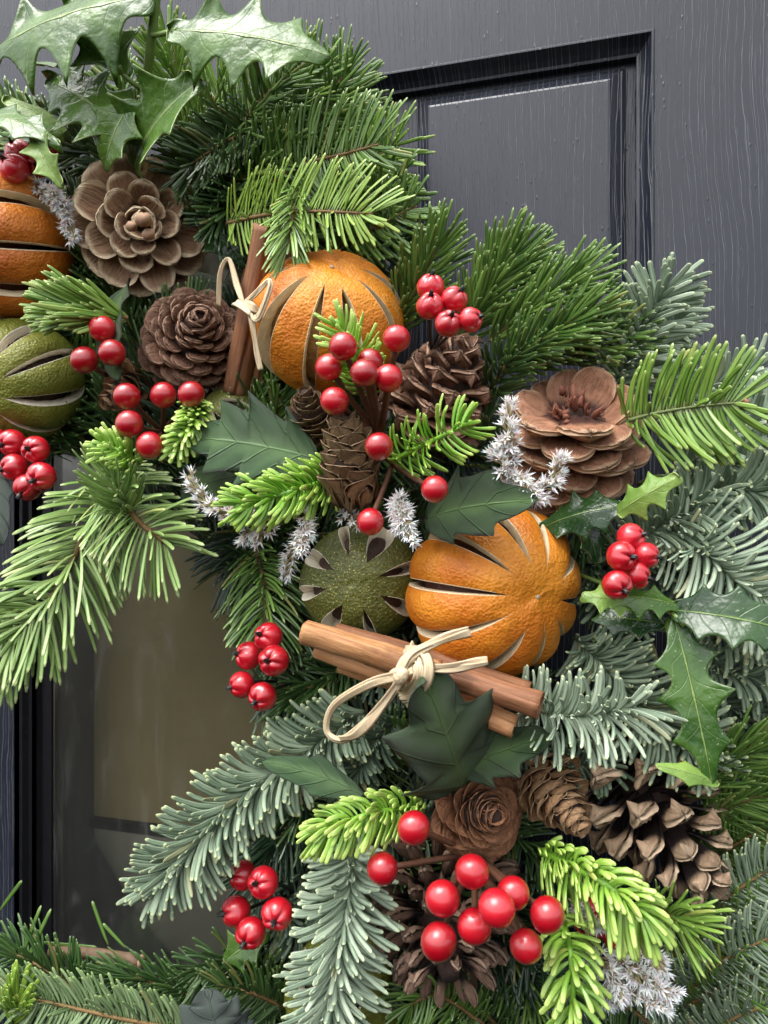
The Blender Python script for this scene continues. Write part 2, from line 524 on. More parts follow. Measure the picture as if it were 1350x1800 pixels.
M['holly_mid'] = holly_mat('holly leaf mid green', (0.022, 0.064, 0.011), (0.055, 0.120, 0.020), (0.22, 0.31, 0.09), 0.18)
M['holly_dark'] = holly_mat('dark holly leaf', (0.010, 0.034, 0.010), (0.024, 0.064, 0.016), (0.15, 0.24, 0.06))
M['holly_light'] = holly_mat('light holly leaf', (0.12, 0.22, 0.035), (0.20, 0.31, 0.06), (0.30, 0.40, 0.12), 0.35)
M['holly_under'] = holly_mat('holly leaf underside', (0.15, 0.24, 0.05), (0.22, 0.31, 0.09), (0.32, 0.40, 0.15), 0.45)
M['holly_edge'] = simple('holly leaf edge', (0.34, 0.42, 0.15), 0.45, 0.2, 300)

def fabric_mat(name, dark, light, edge):
    m = NT(name)
    co = m.coord()
    x = m.xyz(co)
    al, ac = m.attr('al'), m.attr('ac')
    aa = m.math('ABSOLUTE', ac)
    n = m.noise(co, 45, 3)
    c = m.mix(m.step(m.math('ADD', aa, m.math('MULTIPLY', n, 0.9)), 0.35, 1.15), light, dark)
    c = m.mix(m.math('MULTIPLY', m.step(aa, 0.86, 0.99), 0.8), c, edge)
    c = m.mix(m.math('MULTIPLY', m.step(aa, 0.05, 0.02), 0.35), c, tuple(q * 1.6 for q in light))
    w1 = m.math('SINE', m.math('MULTIPLY', x[0], 2 * math.pi / 0.00046))
    w2 = m.math('SINE', m.math('MULTIPLY', x[1], 2 * math.pi / 0.00046))
    wv = m.math('MULTIPLY', w1, w2)
    c = m.mix(m.math('MULTIPLY', m.step(wv, 0.0, 0.9), 0.25), c, tuple(min(1, q * 2.2 + .02) for q in light))
    ph = m.math('FRACT', m.math('SUBTRACT', m.math('MULTIPLY', al, 4.0), m.math('MULTIPLY', aa, 1.0)))
    lv = m.step(m.math('ABSOLUTE', m.math('SUBTRACT', ph, 0.5)), 0.06, 0.0)
    lv = m.math('MAXIMUM', lv, m.step(aa, 0.05, 0.0))
    h = m.math('ADD', m.math('ADD', m.math('MULTIPLY', wv, 0.16), m.math('MULTIPLY', lv, 0.9)), m.math('MULTIPLY', n, 2.2))
    return m.out(c, 0.36, m.bump(h, 0.0009, 0.9), Specular_IOR_Level=0.5, Sheen_Weight=0.03)
M['fabric'] = fabric_mat('green cloth leaf', (0.034, 0.078, 0.030), (0.115, 0.200, 0.080), (0.018, 0.026, 0.020))
M['fabric_dark'] = fabric_mat('dark green cloth leaf', (0.022, 0.046, 0.018), (0.075, 0.140, 0.042), (0.007, 0.009, 0.008))
M['fabric_grey'] = fabric_mat('grey green cloth leaf', (0.048, 0.066, 0.056), (0.095, 0.130, 0.105), (0.02, 0.026, 0.024))

m_ = NT('statice petal')
al_ = m_.attr('al')
pc_ = m_.mix(m_.rand(), (0.86, 0.80, 0.80), (0.92, 0.89, 0.86))
pc_ = m_.mix(m_.step(al_, 0.45, 0.0), pc_, (0.42, 0.36, 0.27))
M['petal'] = m_.out(pc_, 0.7, Subsurface_Weight=0.35, Subsurface_Scale=0.002)
M['statice_stem'] = simple('statice stem', (0.33, 0.33, 0.14), 0.7, 0.4, 500)
M['statice_bract'] = simple('statice bract', (0.36, 0.29, 0.17), 0.7, 0.4, 500)
# ------------------------------------------------------------------ fir sprigs
def needle_arrays(base, d0, d1, nrm, L, W, rn, K=6, thick=0.45, round_tip=True, ragged=0.0, rng=None):
    """many needles at once -> verts, quad faces, attributes"""
    n = len(base)
    s = np.array([0, .08, .25, .55, .82, .95, 1.0]) if K >= 5 else np.array([0, .15, .6, .92, 1.0])
    K = len(s) - 1
    c = base[:, None, :] + L[:, None, None] * (s[None, :, None] * d0[:, None, :] + 0.5 * (s ** 2)[None, :, None] * (d1 - d0)[:, None, :])
    t = N3(d0[:, None, :] + s[None, :, None] * (d1 - d0)[:, None, :])
    side = N3(np.cross(nrm[:, None, :], t))
    up = np.cross(t, side)
    if round_tip:
        wp = np.interp(s, [0, .07, .2, .5, .82, .95, 1.0], [.42, .55, .88, 1., .98, .84, .36])
    else:
        wp = np.interp(s, [0, .15, .5, .82, .95, 1.0], [.55, .85, 1., .88, .66, .25])
    ring = np.array([(-1, 0.05), (-.5, .75), (0, .35), (.5, .75), (1, .05), (.55, -.75), (0, -.85), (-.55, -.75)])
    kr = len(ring)
    hw = 0.5 * W[:, None] * wp[None, :]
    if ragged and rng is not None:
        hw = hw * (1 + ragged * rng.uniform(-1, 1, hw.shape))
    hx = hw[:, :, None] * ring[None, None, :, 0]
    hz = (hw * thick)[:, :, None] * ring[None, None, :, 1]
    v = c[:, :, None, :] + hx[..., None] * side[:, :, None, :] + hz[..., None] * up[:, :, None, :]
    v = v.reshape(-1, 3)
    per = (K + 1) * kr
    i, j = np.meshgrid(np.arange(K), np.arange(kr), indexing='ij')
    j2 = (j + 1) % kr
    q = np.stack((i * kr + j, i * kr + j2, (i + 1) * kr + j2, (i + 1) * kr + j), -1).reshape(-1, 4)
    o = K * kr
    q = np.vstack((q, [[o, o + 1, o + 2, o + 7], [o + 2, o + 3, o + 4, o + 5], [o + 2, o + 5, o + 6, o + 7]]))
    f = (q[None] + (np.arange(n) * per)[:, None, None]).reshape(-1, 4)
    al = np.tile(np.repeat(s, kr), n)
    cr = np.tile(np.tile(ring[:, 0], K + 1), n)
    un = np.tile(np.tile((ring[:, 1] < 0).astype(float), K + 1), n)
    return v, f, dict(al=al, cr=cr, un=un, rn=np.repeat(rn, per))

SPRIG = {   # needles per mm of twig, elevation mix [(weight, lo, hi, length)], lean at base and end (degrees off the twig), width px, upsweep, round tip
    'nord':  dict(dens=1.9, mix=[(.58, -8, 22, 1.0), (.26, 25, 65, .88), (.16, 65, 100, .50)], a0=74, a1=52, w=6.4, up=.12, th=.28),
    'spray': dict(dens=2.5, mix=[(.45, -35, 25, 1.0), (.40, 25, 75, .95), (.15, 75, 105, .7)], a0=60, a1=46, w=5.6, up=.2, th=.28),
    'thin':  dict(dens=1.9, mix=[(.60, -25, 25, 1.0), (.30, 25, 70, .95), (.10, 70, 100, .45)], a0=62, a1=44, w=5.8, up=.1, th=.30),
    'noble': dict(dens=3.0, mix=[(.46, -5, 28, 1.0), (.34, 28, 65, .80), (.20, 65, 105, .48)], a0=34, a1=84, w=8.8, up=.15, th=.40),
    'fine':  dict(dens=2.5, mix=[(.70, -8, 25, 1.0), (.20, 25, 60, .85), (.10, 60, 95, .5)], a0=72, a1=48, w=5.4, up=.08, th=.30),
    'plastic': dict(dens=1.75, mix=[(.42, -35, 20, 1.0), (.38, 20, 65, .95), (.20, 65, 110, .65)], a0=72, a1=36, w=10.5, up=-.05, th=.55),
}

def sprig(name, label, cat, typ, pts, nl, mat, group=None, up=(0, 0.0, 1), seed=0, dens=1.0, lens=(1, 1), tw=8, bud=False,
          a0=None, a1=None, taper=True, tipfan=True, w=None, start=0.0, twmat=None, K=6, sweep=None, droop=0.0, mixture=None):
    """pts: [(px, py, h)] from the cut end to the tip; nl: needle length in photo pixels; lens: the two sides' length factors"""
    rng = np.random.default_rng(seed + 1000)
    T = SPRIG[typ]
    wp = [P(*p) for p in pts]
    mid = pts[len(pts) // 2]
    m = mpp(*mid)
    root = thing(name, label, cat, wp[0], group)
    ns = 40
    c = spline(wp, ns)
    upw = npv(V(*up))
    t, s, u = frames(c, upw)
    ln = np.concatenate(([0], np.cumsum(np.linalg.norm(np.diff(c, axis=0), axis=1))))
    tot = ln[-1]
    n = max(8, int(tot * 1000 * T['dens'] * dens * (1 - start)))
    ss = np.sort(start + (1 - start) * (np.arange(n) + rng.uniform(0, 1, n)) / n)
    at = lambda a: np.stack([np.interp(ss, ln / tot, a[:, k]) for k in range(3)], 1)
    base, ax, sd, upn = at(c), N3(at(t)), N3(at(s)), N3(at(u))
    mixw = mixture or T['mix']
    pick = rng.choice(len(mixw), n, p=np.array([q[0] for q in mixw]) / sum(q[0] for q in mixw))
    lo = np.array([q[1] for q in mixw])[pick]
    hi = np.array([q[2] for q in mixw])[pick]
    lf = np.array([q[3] for q in mixw])[pick]
    el = np.radians(lo + (hi - lo) * rng.uniform(0, 1, n))
    sg = np.where(np.arange(n) % 2 == 0, 1.0, -1.0)
    radial = sd * (np.cos(el) * sg)[:, None] + upn * np.sin(el)[:, None]
    A0 = np.radians((a0 if a0 is not None else T['a0']) + rng.normal(0, 6, n))
    A1 = np.radians((a1 if a1 is not None else T['a1']) + rng.normal(0, 7, n))
    if tipfan:
        k = np.clip((ss - 0.80) / 0.20, 0, 1) ** 1.3
        A0 = A0 * (1 - 0.62 * k)
        A1 = A1 * (1 - 0.62 * k)
    d0 = ax * np.cos(A0)[:, None] + radial * np.sin(A0)[:, None]
    d1 = ax * np.cos(A1)[:, None] + radial * np.sin(A1)[:, None] + upn * (sweep if sweep is not None else T['up'])
    d1 = d1 + npv(UPV) * (-droop) + rng.normal(0, 0.085, (n, 3))
    if typ == 'plastic':
        nl, w = nl * .86, (w or 10) * .72
    elif typ != 'noble':
        nl = nl * 1.1
    L = nl * m * lf * rng.uniform(0.84, 1.06, n) * np.where(sg > 0, lens[0], lens[1])
    if taper:
        L = L * np.interp(ss, [0, .12, .75, 1], [.8, 1, 1, .74])
    W = (w or T['w']) * m * rng.uniform(0.85, 1.12, n)
    r0 = tw * 0.5 * m
    base = base + radial * (r0 * 0.5)
    nrm = N3(upn + sd * rng.normal(0, .22, n)[:, None] + radial * 0.15)
    v, f, at_ = needle_arrays(base, d0, d1, nrm, L, W, rng.uniform(0, 1, n), K=K, thick=T['th'], round_tip=typ != 'thin',
                              ragged=0.16 if typ == 'plastic' else 0.0, rng=rng)
    add_at('needles', v, f, root, [M[mat]], attrs=at_, kind='stuff')
    tv, tf = tube(c, np.interp(np.linspace(0, 1, ns), [0, 1], [r0, r0 * 0.55]) * (1 + 0.12 * rng.uniform(-1, 1, ns)), 8)
    tm = twmat or ('plastic_stem' if typ == 'plastic' else 'twig_noble' if typ == 'noble' else 'twig')
    add_at('twig', tv, tf, root, [M[tm]])
    if bud:
        bm = MB()
        for k in range(bud if isinstance(bud, int) else 3):
            ctr = c[-1] + m * rng.normal(0, 5, 3) + t[-1] * m * rng.uniform(-2, 10)
            bv, bf = ball(1, 8, 6)
            B = np.array(basis(N3(t[-1] + rng.normal(0, .5, 3)), upw + rng.normal(0, .2, 3)))
            bv = bv * np.array((9, 5.5, 5.5)) * m
            bm.put(bv @ B.T + ctr, bf)
        bm.add_at('bud', root, [M['bud']])
    if typ == 'plastic':
        bv, bf = ball(1, 10, 8)
        B = np.array(basis(t[-1], upw))
        bv = bv * np.array((11, 7, 7)) * m
        add_at('tip_bud', bv @ B.T + c[-1], bf, root, [M['plastic_stem']])
    return root

# ------------------------------------------------------------------ leaves
def leaf_mesh(L, W, n=4, depth=0.45, spow=2.2, wave=0.12, fold=0.18, arch=0.1, twist=0.0, shape=0.75, peak=0.45, seed=0, fabric=False, spineout=0.0, shift=0.0):
    """local: X along the midrib, Y across, Z face.  ac/al attributes for veins"""
    rng = np.random.default_rng(seed)
    NU, NV = (64, 15)
    s = np.linspace(0, 1, NU)
    t = np.linspace(-1, 1, NV)
    env = np.sin(np.pi * s ** (math.log(0.5) / math.log(peak))) ** shape
    V_ = np.zeros((NU, NV, 3))
    jit = [rng.uniform(-.12, .12, n + 2), rng.uniform(-.12, .12, n + 2)]
    up = [rng.uniform(-1, 1, n + 2), rng.uniform(-1, 1, n + 2)]
    for sidei in range(2):
        knots = (np.arange(n + 2) - 0.0 + shift) / (n + 1)
        kn = knots.copy()
        kn[1:-1] += jit[sidei][1:-1] / (n + 1)
        fr = np.zeros(NU)
        wv = np.zeros(NU)
        for i in range(n + 1):
            m_ = (s >= kn[i]) & (s <= kn[i + 1])
            q = (s[m_] - kn[i]) / max(kn[i + 1] - kn[i], 1e-6)
            if fabric:
                fr[m_] = np.where(q < .22, (1 - q / .22) ** 1.6, ((q - .22) / .78) ** 1.5)
            else:
                fr[m_] = np.abs(2 * q - 1) ** spow
            wv[m_] = np.where(q < .5, up[sidei][i], up[sidei][i + 1]) * np.abs(2 * q - 1) ** 1.5
        hw = W * env * (1 - depth + depth * fr)
        hw = np.maximum(hw, W * 0.012)
        for j in range(NV):
            if (t[j] < 0) == (sidei == 0):
                a = abs(t[j])
                V_[:, j, 1] = np.sign(t[j]) * hw * a
                V_[:, j, 2] = W * wave * wv * a ** 2.5 + fold * hw * a
                V_[:, j, 0] = s * L + spineout * W * fr * a * env
    mid = NV // 2
    V_[:, mid, 0] = s * L
    V_[:, mid, 1] = 0
    V_[:, :, 2] += (arch * L * (1 - (2 * s - 1) ** 2))[:, None] * np.sign(1)
    ang = twist * s
    y, z = V_[:, :, 1].copy(), V_[:, :, 2].copy()
    V_[:, :, 1] = y * np.cos(ang)[:, None] - z * np.sin(ang)[:, None]
    V_[:, :, 2] = y * np.sin(ang)[:, None] + z * np.cos(ang)[:, None]
    if fabric:
        V_[:, :, 2] += W * 0.085 * (np.abs(np.sin(np.pi * (3.5 * s[:, None] - 0.9 * np.abs(t)[None, :]))) - .5) * np.clip(np.abs(t) * 3, 0, 1)[None, :] * env[:, None]
        V_[:, :, 2] += W * 0.07 * np.sin(s * 9 + rng.uniform(0, 6))[:, None] * t[None, :]
    return V_.reshape(-1, 3), grid_faces(NU, NV, 0, True), dict(al=np.repeat(s, NV), ac=np.tile(t, NU))

def leaf(parent, base, tip, W, mat='holly', under='holly_under', rim='holly_edge', nrm=(0, 0, 1), name='leaf', thick=1.5, **kw):
    a, b = P(*base), P(*tip)
    m = mpp(*[(base[k] + tip[k]) / 2 for k in range(3)])
    v, f, at = leaf_mesh((b - a).length, W * m, **kw)
    me = mesh_np(name, v, f, [M[mat], M[under], M[rim]], attrs=at)
    B = basis(b - a, V(*nrm)).to_4x4()
    B.translation = a - (wloc(parent) if parent is not None else Vector())
    o = add(name, me, parent, B)
    md = o.modifiers.new('thickness', 'SOLIDIFY')
    md.thickness = thick * m
    md.offset = 0
    md.material_offset = 1
    md.material_offset_rim = 2
    return o

def fabric_leaf(label, base, tip, W, mat='fabric', group=None, **kw):
    root = thing('cloth_leaf', label, 'artificial leaf', P(*base), group)
    kw.setdefault('n', 3)
    kw.setdefault('depth', 0.42)
    kw.setdefault('wave', 0.2)
    kw.setdefault('fold', 0.2)
    kw.setdefault('spineout', 0.25)
    leaf(root, base, tip, W, mat, mat, mat, name='leaf_blade', thick=1.5, fabric=True, **kw)
    # wired midrib
    a, b = P(*base), P(*tip)
    m = mpp(*base)
    c = spline([a + (a - b).normalized() * 16 * m - V(0, 0, 6 * m), a, a + (b - a) * 0.12 + V(0, 0, 1.5 * m)], 8)
    v, f = tube(c, 2.6 * m, 6)
    add_at('stem', v, f, root, [M['black_wire']])
    return root

# ------------------------------------------------------------------ cones
def scale_mesh(name, mat, wid=0.8, neck=0.35, tip=2.0, th=0.09, thtip=0.14, bend=0.15, cup=-0.12, umbo=0.0, peak=0.72, seed=0, ragged=0.0):
    """unit length cone scale: X outwards, Y across, Z towards the cone's tip"""
    rng = np.random.default_rng(seed)
    NU, NV = 12, 9
    s = np.concatenate((np.linspace(0, 0.72, 6), np.linspace(0.79, 1.0, 6)))
    t = np.linspace(-1, 1, NV)
    rise = neck + (1 - neck) * np.clip(s / peak, 0, 1) ** 1.2
    q = np.clip((s - peak) / (1 - peak), 0, 1)
    hw = 0.5 * wid * rise * (1 - q ** tip) ** (1 / max(1.0, tip * .8))
    hw = np.maximum(hw, 0.02)
    S, T_ = np.meshgrid(s, t, indexing='ij')
    HW = hw[:, None] * np.ones_like(T_)
    # rounded end: pull the corners of the last rows back
    X = S
    Y = T_ * HW * (1 + ragged * rng.uniform(-1, 1, T_.shape))
    thick = np.interp(S, [0, .5, .85, 1], [th, th, thtip, thtip * .55]) * (1 - 0.55 * np.abs(T_) ** 2.5)
    Zc = bend * S ** 2 + cup * (Y / wid) ** 2 * 4 * np.clip(S * 1.4, 0, 1)
    ridge = umbo * np.exp(-((S - .86) / .07) ** 2) * np.exp(-(T_ / .35) ** 2) + umbo * .45 * np.clip((S - .6) / .3, 0, 1) * np.clip(1 - np.abs(T_) * 1.4, 0, 1)
    lump = rng.normal(0, th * .10, T_.shape)
    top = np.stack((X, Y, Zc + thick / 2 + lump), -1).reshape(-1, 3)
    bot = np.stack((X, Y * .97, Zc - thick / 2 - ridge), -1).reshape(-1, 3)
    n = NU * NV
    f = grid_faces(NU, NV, 0, True) + grid_faces(NU, NV, n)
    rimi = [(0, j) for j in range(NV)] + [(i, NV - 1) for i in range(1, NU)] + [(NU - 1, j) for j in range(NV - 2, -1, -1)] + [(i, 0) for i in range(NU - 2, 0, -1)]
    ri = [i * NV + j for i, j in rimi]
    for k in range(len(ri)):
        a, b = ri[k], ri[(k + 1) % len(ri)]
        f.append((a, b, b + n, a + n)[::-1])
    rim = np.maximum(np.abs(T_) ** 3 * np.clip((S - .25) * 2.2, 0, 1), np.clip((S - .72) / .28, 0, 1) ** 1.5).reshape(-1)
    return mesh_np(name, np.vstack((top, bot)), f, [M[mat]], attrs=dict(rim=np.tile(rim, 2), sl=np.tile(S.reshape(-1), 2), ct=np.tile(T_.reshape(-1), 2),
                   un=np.repeat([0., 1.], n)))

def cone(name, label, ctr, axis, L, R, n, mat, ang=(115, 20), lens=(1.0, .45), scale_kw=None, group=None, seed=0, upto=1.0, zpow=1.0,
         wf=(1.0, .8), prof=None, spin=0.0, core=0.35, rc=0.25, hint=(0, 1, 0.1), jitter=5.0, skip=(), miss=0.0):
    """ctr = middle of the cone (px, py, h); axis in lens terms from foot to tip; L, R in photo px"""
    rng = random.Random(seed)
    m = mpp(*ctr)
    ax = V(*axis).normalized()
    Lm, Rm = L * m, R * m
    o0 = P(*ctr) - ax * Lm * 0.5
    root = thing(name, label, 'pine cone' if 'larch' not in name else 'larch cone', o0, group)
    B = basis_z(ax, V(*hint))
    sks = [scale_mesh('cone_scale', mat, seed=seed * 7 + k, **(scale_kw or {})) for k in range(3)]
    # core
    k = 10
    cc = np.array([npv(ax * (Lm * q)) for q in np.linspace(0.0, 0.94 * upto, k)])
    cr = Rm * core * np.interp(np.linspace(0, 1, k), [0, .15, .6, 1], [.6, 1, .8, .25])
    v, f = tube(cc, cr, 10)
    me = mesh_np('core', v, f, [M['cone_core']])
    add('core', me, root)
    for i in range(n):
        u = (i + 0.5) / n * upto
        if any(abs(u - q) < 1e-9 for q in skip):
            continue
        pr = prof(u) if prof else np.interp(u, [0, .12, .35, .7, 1], [.72, .95, 1.0, .72, .28])
        a = math.radians(np.interp(u, np.linspace(0, 1, len(ang)), ang) + rng.uniform(-jitter, jitter))
        if rng.random() < miss and u > .2:
            continue
        th = spin + i * 2.399963 + rng.uniform(-.08, .08)
        rad = B @ Vector((math.cos(th), math.sin(th), 0))
        z = Lm * (u ** zpow)
        ll = Rm * pr * (1 - rc) / max(math.sin(a), 0.42) if prof is None else Rm * pr
        ll *= rng.uniform(.93 - jitter * .006, 1.05)
        x = rad * math.sin(a) + ax * math.cos(a)
        zz = ax * math.sin(a) - rad * math.cos(a)
        Q = Matrix((x, zz.cross(x), zz)).transposed() @ Matrix.Rotation(rng.uniform(-.14, .14), 3, 'X')
        wd = Rm * np.interp(u, [0, 1], wf) * (0.6 + .4 * pr) * rng.uniform(.92, 1.08)
        Q = Q @ Matrix.Diagonal((ll, wd, (ll + wd) / 2))
        Q = Q.to_4x4()
        Q.translation = ax * (z - ll * math.cos(a) * .8) + rad * (Rm * rc * pr * .6)
        add('cone_scale', sks[i % 3], root, Q)
    return root, B, m, ax, Lm, Rm

# ------------------------------------------------------------------ dried slit fruit
def fruit(name, label, cat, ctr, r, axis, n=10, ga=0.42, gb=2.6, gap=0.16, peel='peel', pith='pith', flesh='flesh', th=0.10, squash=0.92,
          curl=0.03, flare=0.0, seed=0, spin=0.0, hint=(0, 1, 0.05), gaps=None, group=None, scar=True, bulge=0.03, dent=0.06, lip=0.02):
    rng = np.random.default_rng(seed + 50)
    m = mpp(*ctr)
    R = r * m
    root = thing(name, label, cat, P(*ctr), group)
    B = np.array(basis_z(V(*axis), V(*hint)))
    NT_, NJ = 44, 12
    th_ = np.linspace(0.0, math.pi, NT_)
    ph = spin + 2 * math.pi * (np.arange(n) + rng.uniform(-.10, .10, n)) / n
    g = np.array(gaps) if gaps is not None else gap * rng.uniform(.55, 1.25, n)
    st = ga * rng.uniform(.85, 1.25, n)
    en = gb * rng.uniform(.95, 1.03, n)
    bump = lambda k: np.where((th_ > st[k]) & (th_ < en[k]), np.sin(np.pi * np.clip((th_ - st[k]) / (en[k] - st[k]), 0, 1)) ** .75, 0.0)
    c1, c2, c3, c4 = rng.uniform(0, 6.28, 4)
    def rad(T_, Pp):
        return 1 + 0.014 * np.sin(2 * Pp + c1 + 1.5 * T_) + .010 * np.sin(3 * Pp + c2 - 2 * T_) + .003 * np.sin(7 * Pp + c3 + 5 * T_) + .002 * np.sin(13 * T_ + c4 + 3 * Pp) - dent * np.exp(-(T_ / .26) ** 2)
    outer, faces, mi = [], [], []
    vid = {}
    verts = []
    edges = []
    def vtx(p, e=0.0):
        verts.append(p)
        edges.append(e)
        return len(verts) - 1
    tj = np.concatenate(([-1, -.972], np.linspace(-.9, .9, NJ - 3), [.972, 1]))
    grids = []
    for k in range(n):
        # segment k between slit k (left) and slit k+1 (right)
        kl, kr = k, (k + 1) % n
        pl, pr = ph[kl], ph[kr] + (2 * math.pi if kr == 0 else 0)
        bl, br = bump(kl), bump(kr)
        gl, gr = g[kl] * .5 * bl / np.maximum(np.sin(th_), .35), g[kr] * .5 * br / np.maximum(np.sin(th_), .35)
        gl, gr = np.minimum(gl, (pr - pl) * .42), np.minimum(gr, (pr - pl) * .42)
        idx = np.zeros((NT_, NJ + 1), int)
        pos = np.zeros((NT_, NJ + 1, 3))
        lift = rng.uniform(-.015, .025)
        for i in range(NT_):
            lo, hi = pl + gl[i], pr - gr[i]
            pp = lo + (hi - lo) * (tj + 1) / 2
            edge = np.where(tj < 0, bl[i], br[i]) * np.abs(tj) ** 3
            bb = max(bl[i], br[i])
            rr = rad(th_[i], pp) * (1 + bulge * bb * (1 - tj ** 2) - (curl - flare) * edge + lift * bb)
            q = np.stack((rr * np.sin(th_[i]) * np.cos(pp), rr * np.sin(th_[i]) * np.sin(pp), squash * rr * np.cos(th_[i]) * np.ones_like(pp)), -1)
            pos[i] = q
            for j in range(NJ + 1):
                key = None
                if i == 0 or i == NT_ - 1:
                    key = ('p', i)
                elif j == 0 and bl[i] <= 0:
                    key = ('s', kl, i)
                elif j == NJ and br[i] <= 0:
                    key = ('s', kr, i)
                if key is not None:
                    if key not in vid:
                        vid[key] = vtx(q[j], edge[j])
                    idx[i, j] = vid[key]
                else:
                    idx[i, j] = vtx(q[j], edge[j])
        for i in range(NT_ - 1):
            for j in range(NJ):
                f = (idx[i, j], idx[i + 1, j], idx[i + 1, j + 1], idx[i, j + 1])
                f = tuple(dict.fromkeys(f))
                if len(f) > 2:
                    faces.append(f)
                    mi.append(1 if (j == 0 and bl[i] > .25) or (j == NJ - 1 and br[i] > .25) else 0)
        # slit walls and the pale inside of the peel
        for j, bb in ((0, bl), (NJ, br)):
            inn = [None] * NT_
            out = [None] * NT_
            for i in range(NT_):
                if bb[i] > 0 or (0 < i < NT_ - 1 and (bb[i - 1] > 0 or bb[i + 1] > 0)):
                    p = pos[i, j]
                    into = pos[i, j] * (1 - th * (.95 + .08 * math.sin(i * 1.7)))
                    tow = pos[i, 2 if j == 0 else NJ - 2]
                    out[i] = vtx(p)
                    dv = p - tow
                    inn[i] = vtx(into + dv / max(np.linalg.norm(dv), 1e-6) * lip * min(1, 2 * bb[i]))
            deep = [None if q is None else vtx(verts[q] * .86 + (pos[i, 4 if j == 0 else NJ - 4] - pos[i, j]) * .8) for i, q in enumerate(inn)]
            for i in range(NT_ - 1):
                if out[i] is not None and out[i + 1] is not None:
                    f = (out[i], inn[i], inn[i + 1], out[i + 1])
                    h = (inn[i], deep[i], deep[i + 1], inn[i + 1])
                    faces.append(f if j == NJ else f[::-1])
                    faces.append(h if j == NJ else h[::-1])
                    mi += [1, 1]
    vv = np.array(verts) * R
    me = mesh_np('peel', vv @ B.T, faces, [M[peel], M[pith]], mi, dict(edge=edges))
    add('peel', me, root)
    v, f = ball(R * .80, 24, 14, lambda a, b: 1 + .05 * math.sin(3 * b + 2 * a) * math.sin(a))
    v[:, 2] *= squash
    add('flesh', mesh_np('flesh', v @ B.T, f, [M[flesh]]), root)
    if scar:
        v, f = ball(R * .030, 10, 8, lambda a, b: 1 + .2 * math.sin(5 * b) * math.sin(a))
        v[:, 2] = v[:, 2] * .6 + R * squash * (1 - dent * .97) 
        add('stem_scar', mesh_np('stem_scar', v @ B.T, f, [M['scar']]), root)
    return root

# ------------------------------------------------------------------ berries
def seam_fn(a, b):
    return 1 + .014 * math.exp(-((a - 1.75) / .05) ** 2) - .02 * math.exp(-(a / .25) ** 2)
_v, _f = ball(1.0, 28, 22, seam_fn)
BERRY_ME = mesh_np('berry', _v, _f, [M['berry']])
def rib_fn(a, b):
    k = math.exp(-((a - .15) / .95) ** 2)
    lobes = abs(math.cos(2.5 * b)) ** .55
    return 1 - k * (.30 - .24 * lobes) * min(1, a * 3 + .2) - .26 * math.exp(-(a / .30) ** 2) + .012 * math.exp(-((a - 1.55) / .05) ** 2)
_v, _f = ball(1.0, 40, 22, rib_fn)
RIB_ME = mesh_np('berry', _v, _f, [M['berry_matt']])
_mb = MB()
for _k in range(5):
    _a = _k * 2 * math.pi / 5
    _c = np.array([(.03 * math.cos(_a), .03 * math.sin(_a), .55), (.10 * math.cos(_a), .10 * math.sin(_a), .82), (.07 * math.cos(_a), .07 * math.sin(_a), 1.0), (.11 * math.cos(_a + .3), .11 * math.sin(_a + .3), 1.2)])
    _v, _f = tube(_c, [.12, .11, .06, .02], 6)
    _mb.put(_v, _f)
CALYX_ME = _mb.mesh('calyx', [M['calyx']])

def berry_at(root, me, px, py, r, h, axis, rng):
    m = mpp(px, py, h)
    B = basis_z(V(*axis), V(.3, .8, .5)) @ Matrix.Rotation(rng.uniform(0, 6.28), 3, 'Z') @ Matrix.Diagonal((r * m * rng.uniform(.97, 1.03), r * m * rng.uniform(.97, 1.03), r * m * rng.uniform(.95, 1.02)))
    B = B.to_4x4()
    B.translation = P(px, py, h) - wloc(root)
    return add('berry', me, root, B)

def ribbed_pick(label, berries, foot, group='bunches of ribbed red berries'):
    """berries: (px, py, r, h, calyx axis)"""
    rng = random.Random(int(foot[0] * 7 + foot[1]))
    root = thing('berry_pick', label, 'berry bunch', P(*foot), group)
    f0 = P(*foot)
    for px, py, r, h, axis in berries:
        b = berry_at(root, RIB_ME, px, py, r, h, axis, rng)
        o = add('calyx', CALYX_ME, b, Matrix.Diagonal((1, 1, 1, 1)))
        m = mpp(px, py, h)
        q = P(px, py, h) - V(*axis).normalized() * (r * m * .9)
        c = spline([f0, f0 * .5 + q * .5 - V(0, 0, 6 * m), q], 10)
        v, f = tube(c, 3.2 * m, 6)
        add_at('stem', v, f, root, [M['black_wire']])
    return root

def round_pick(label, berries, foot, group='bunches of round red berries', stemr=5.0):
    """berries: (px, py, r, h)"""
    rng = random.Random(int(foot[0] * 3 + foot[1]))
    root = thing('berry_pick', label, 'berry bunch', P(*foot), group)
    f0 = P(*foot)
    for px, py, r, h in berries:
        m = mpp(px, py, h)
        q = P(px, py, h)
        d = (q - f0).normalized()
        ax = d * .8 + V(rng.uniform(-.4, .4), rng.uniform(-.2, .5), rng.uniform(.2, .7))
        B = basis_z(ax, V(.3, .8, .5)) @ Matrix.Diagonal((r * m * rng.uniform(.95, 1.03), r * m * rng.uniform(.95, 1.03), r * m * rng.uniform(.94, 1.04)))
        B = B.to_4x4()
        B.translation = q - f0
        add('berry', BERRY_ME, root, B)
        c = spline([f0, f0 * .5 + q * .5 - V(0, 2 * m, 5 * m), q - d * (r * m * .8)], 10)
        v, f = tube(c, stemr * m, 7)
        add_at('stem', v, f, root, [M['brown_stem']])
    return root

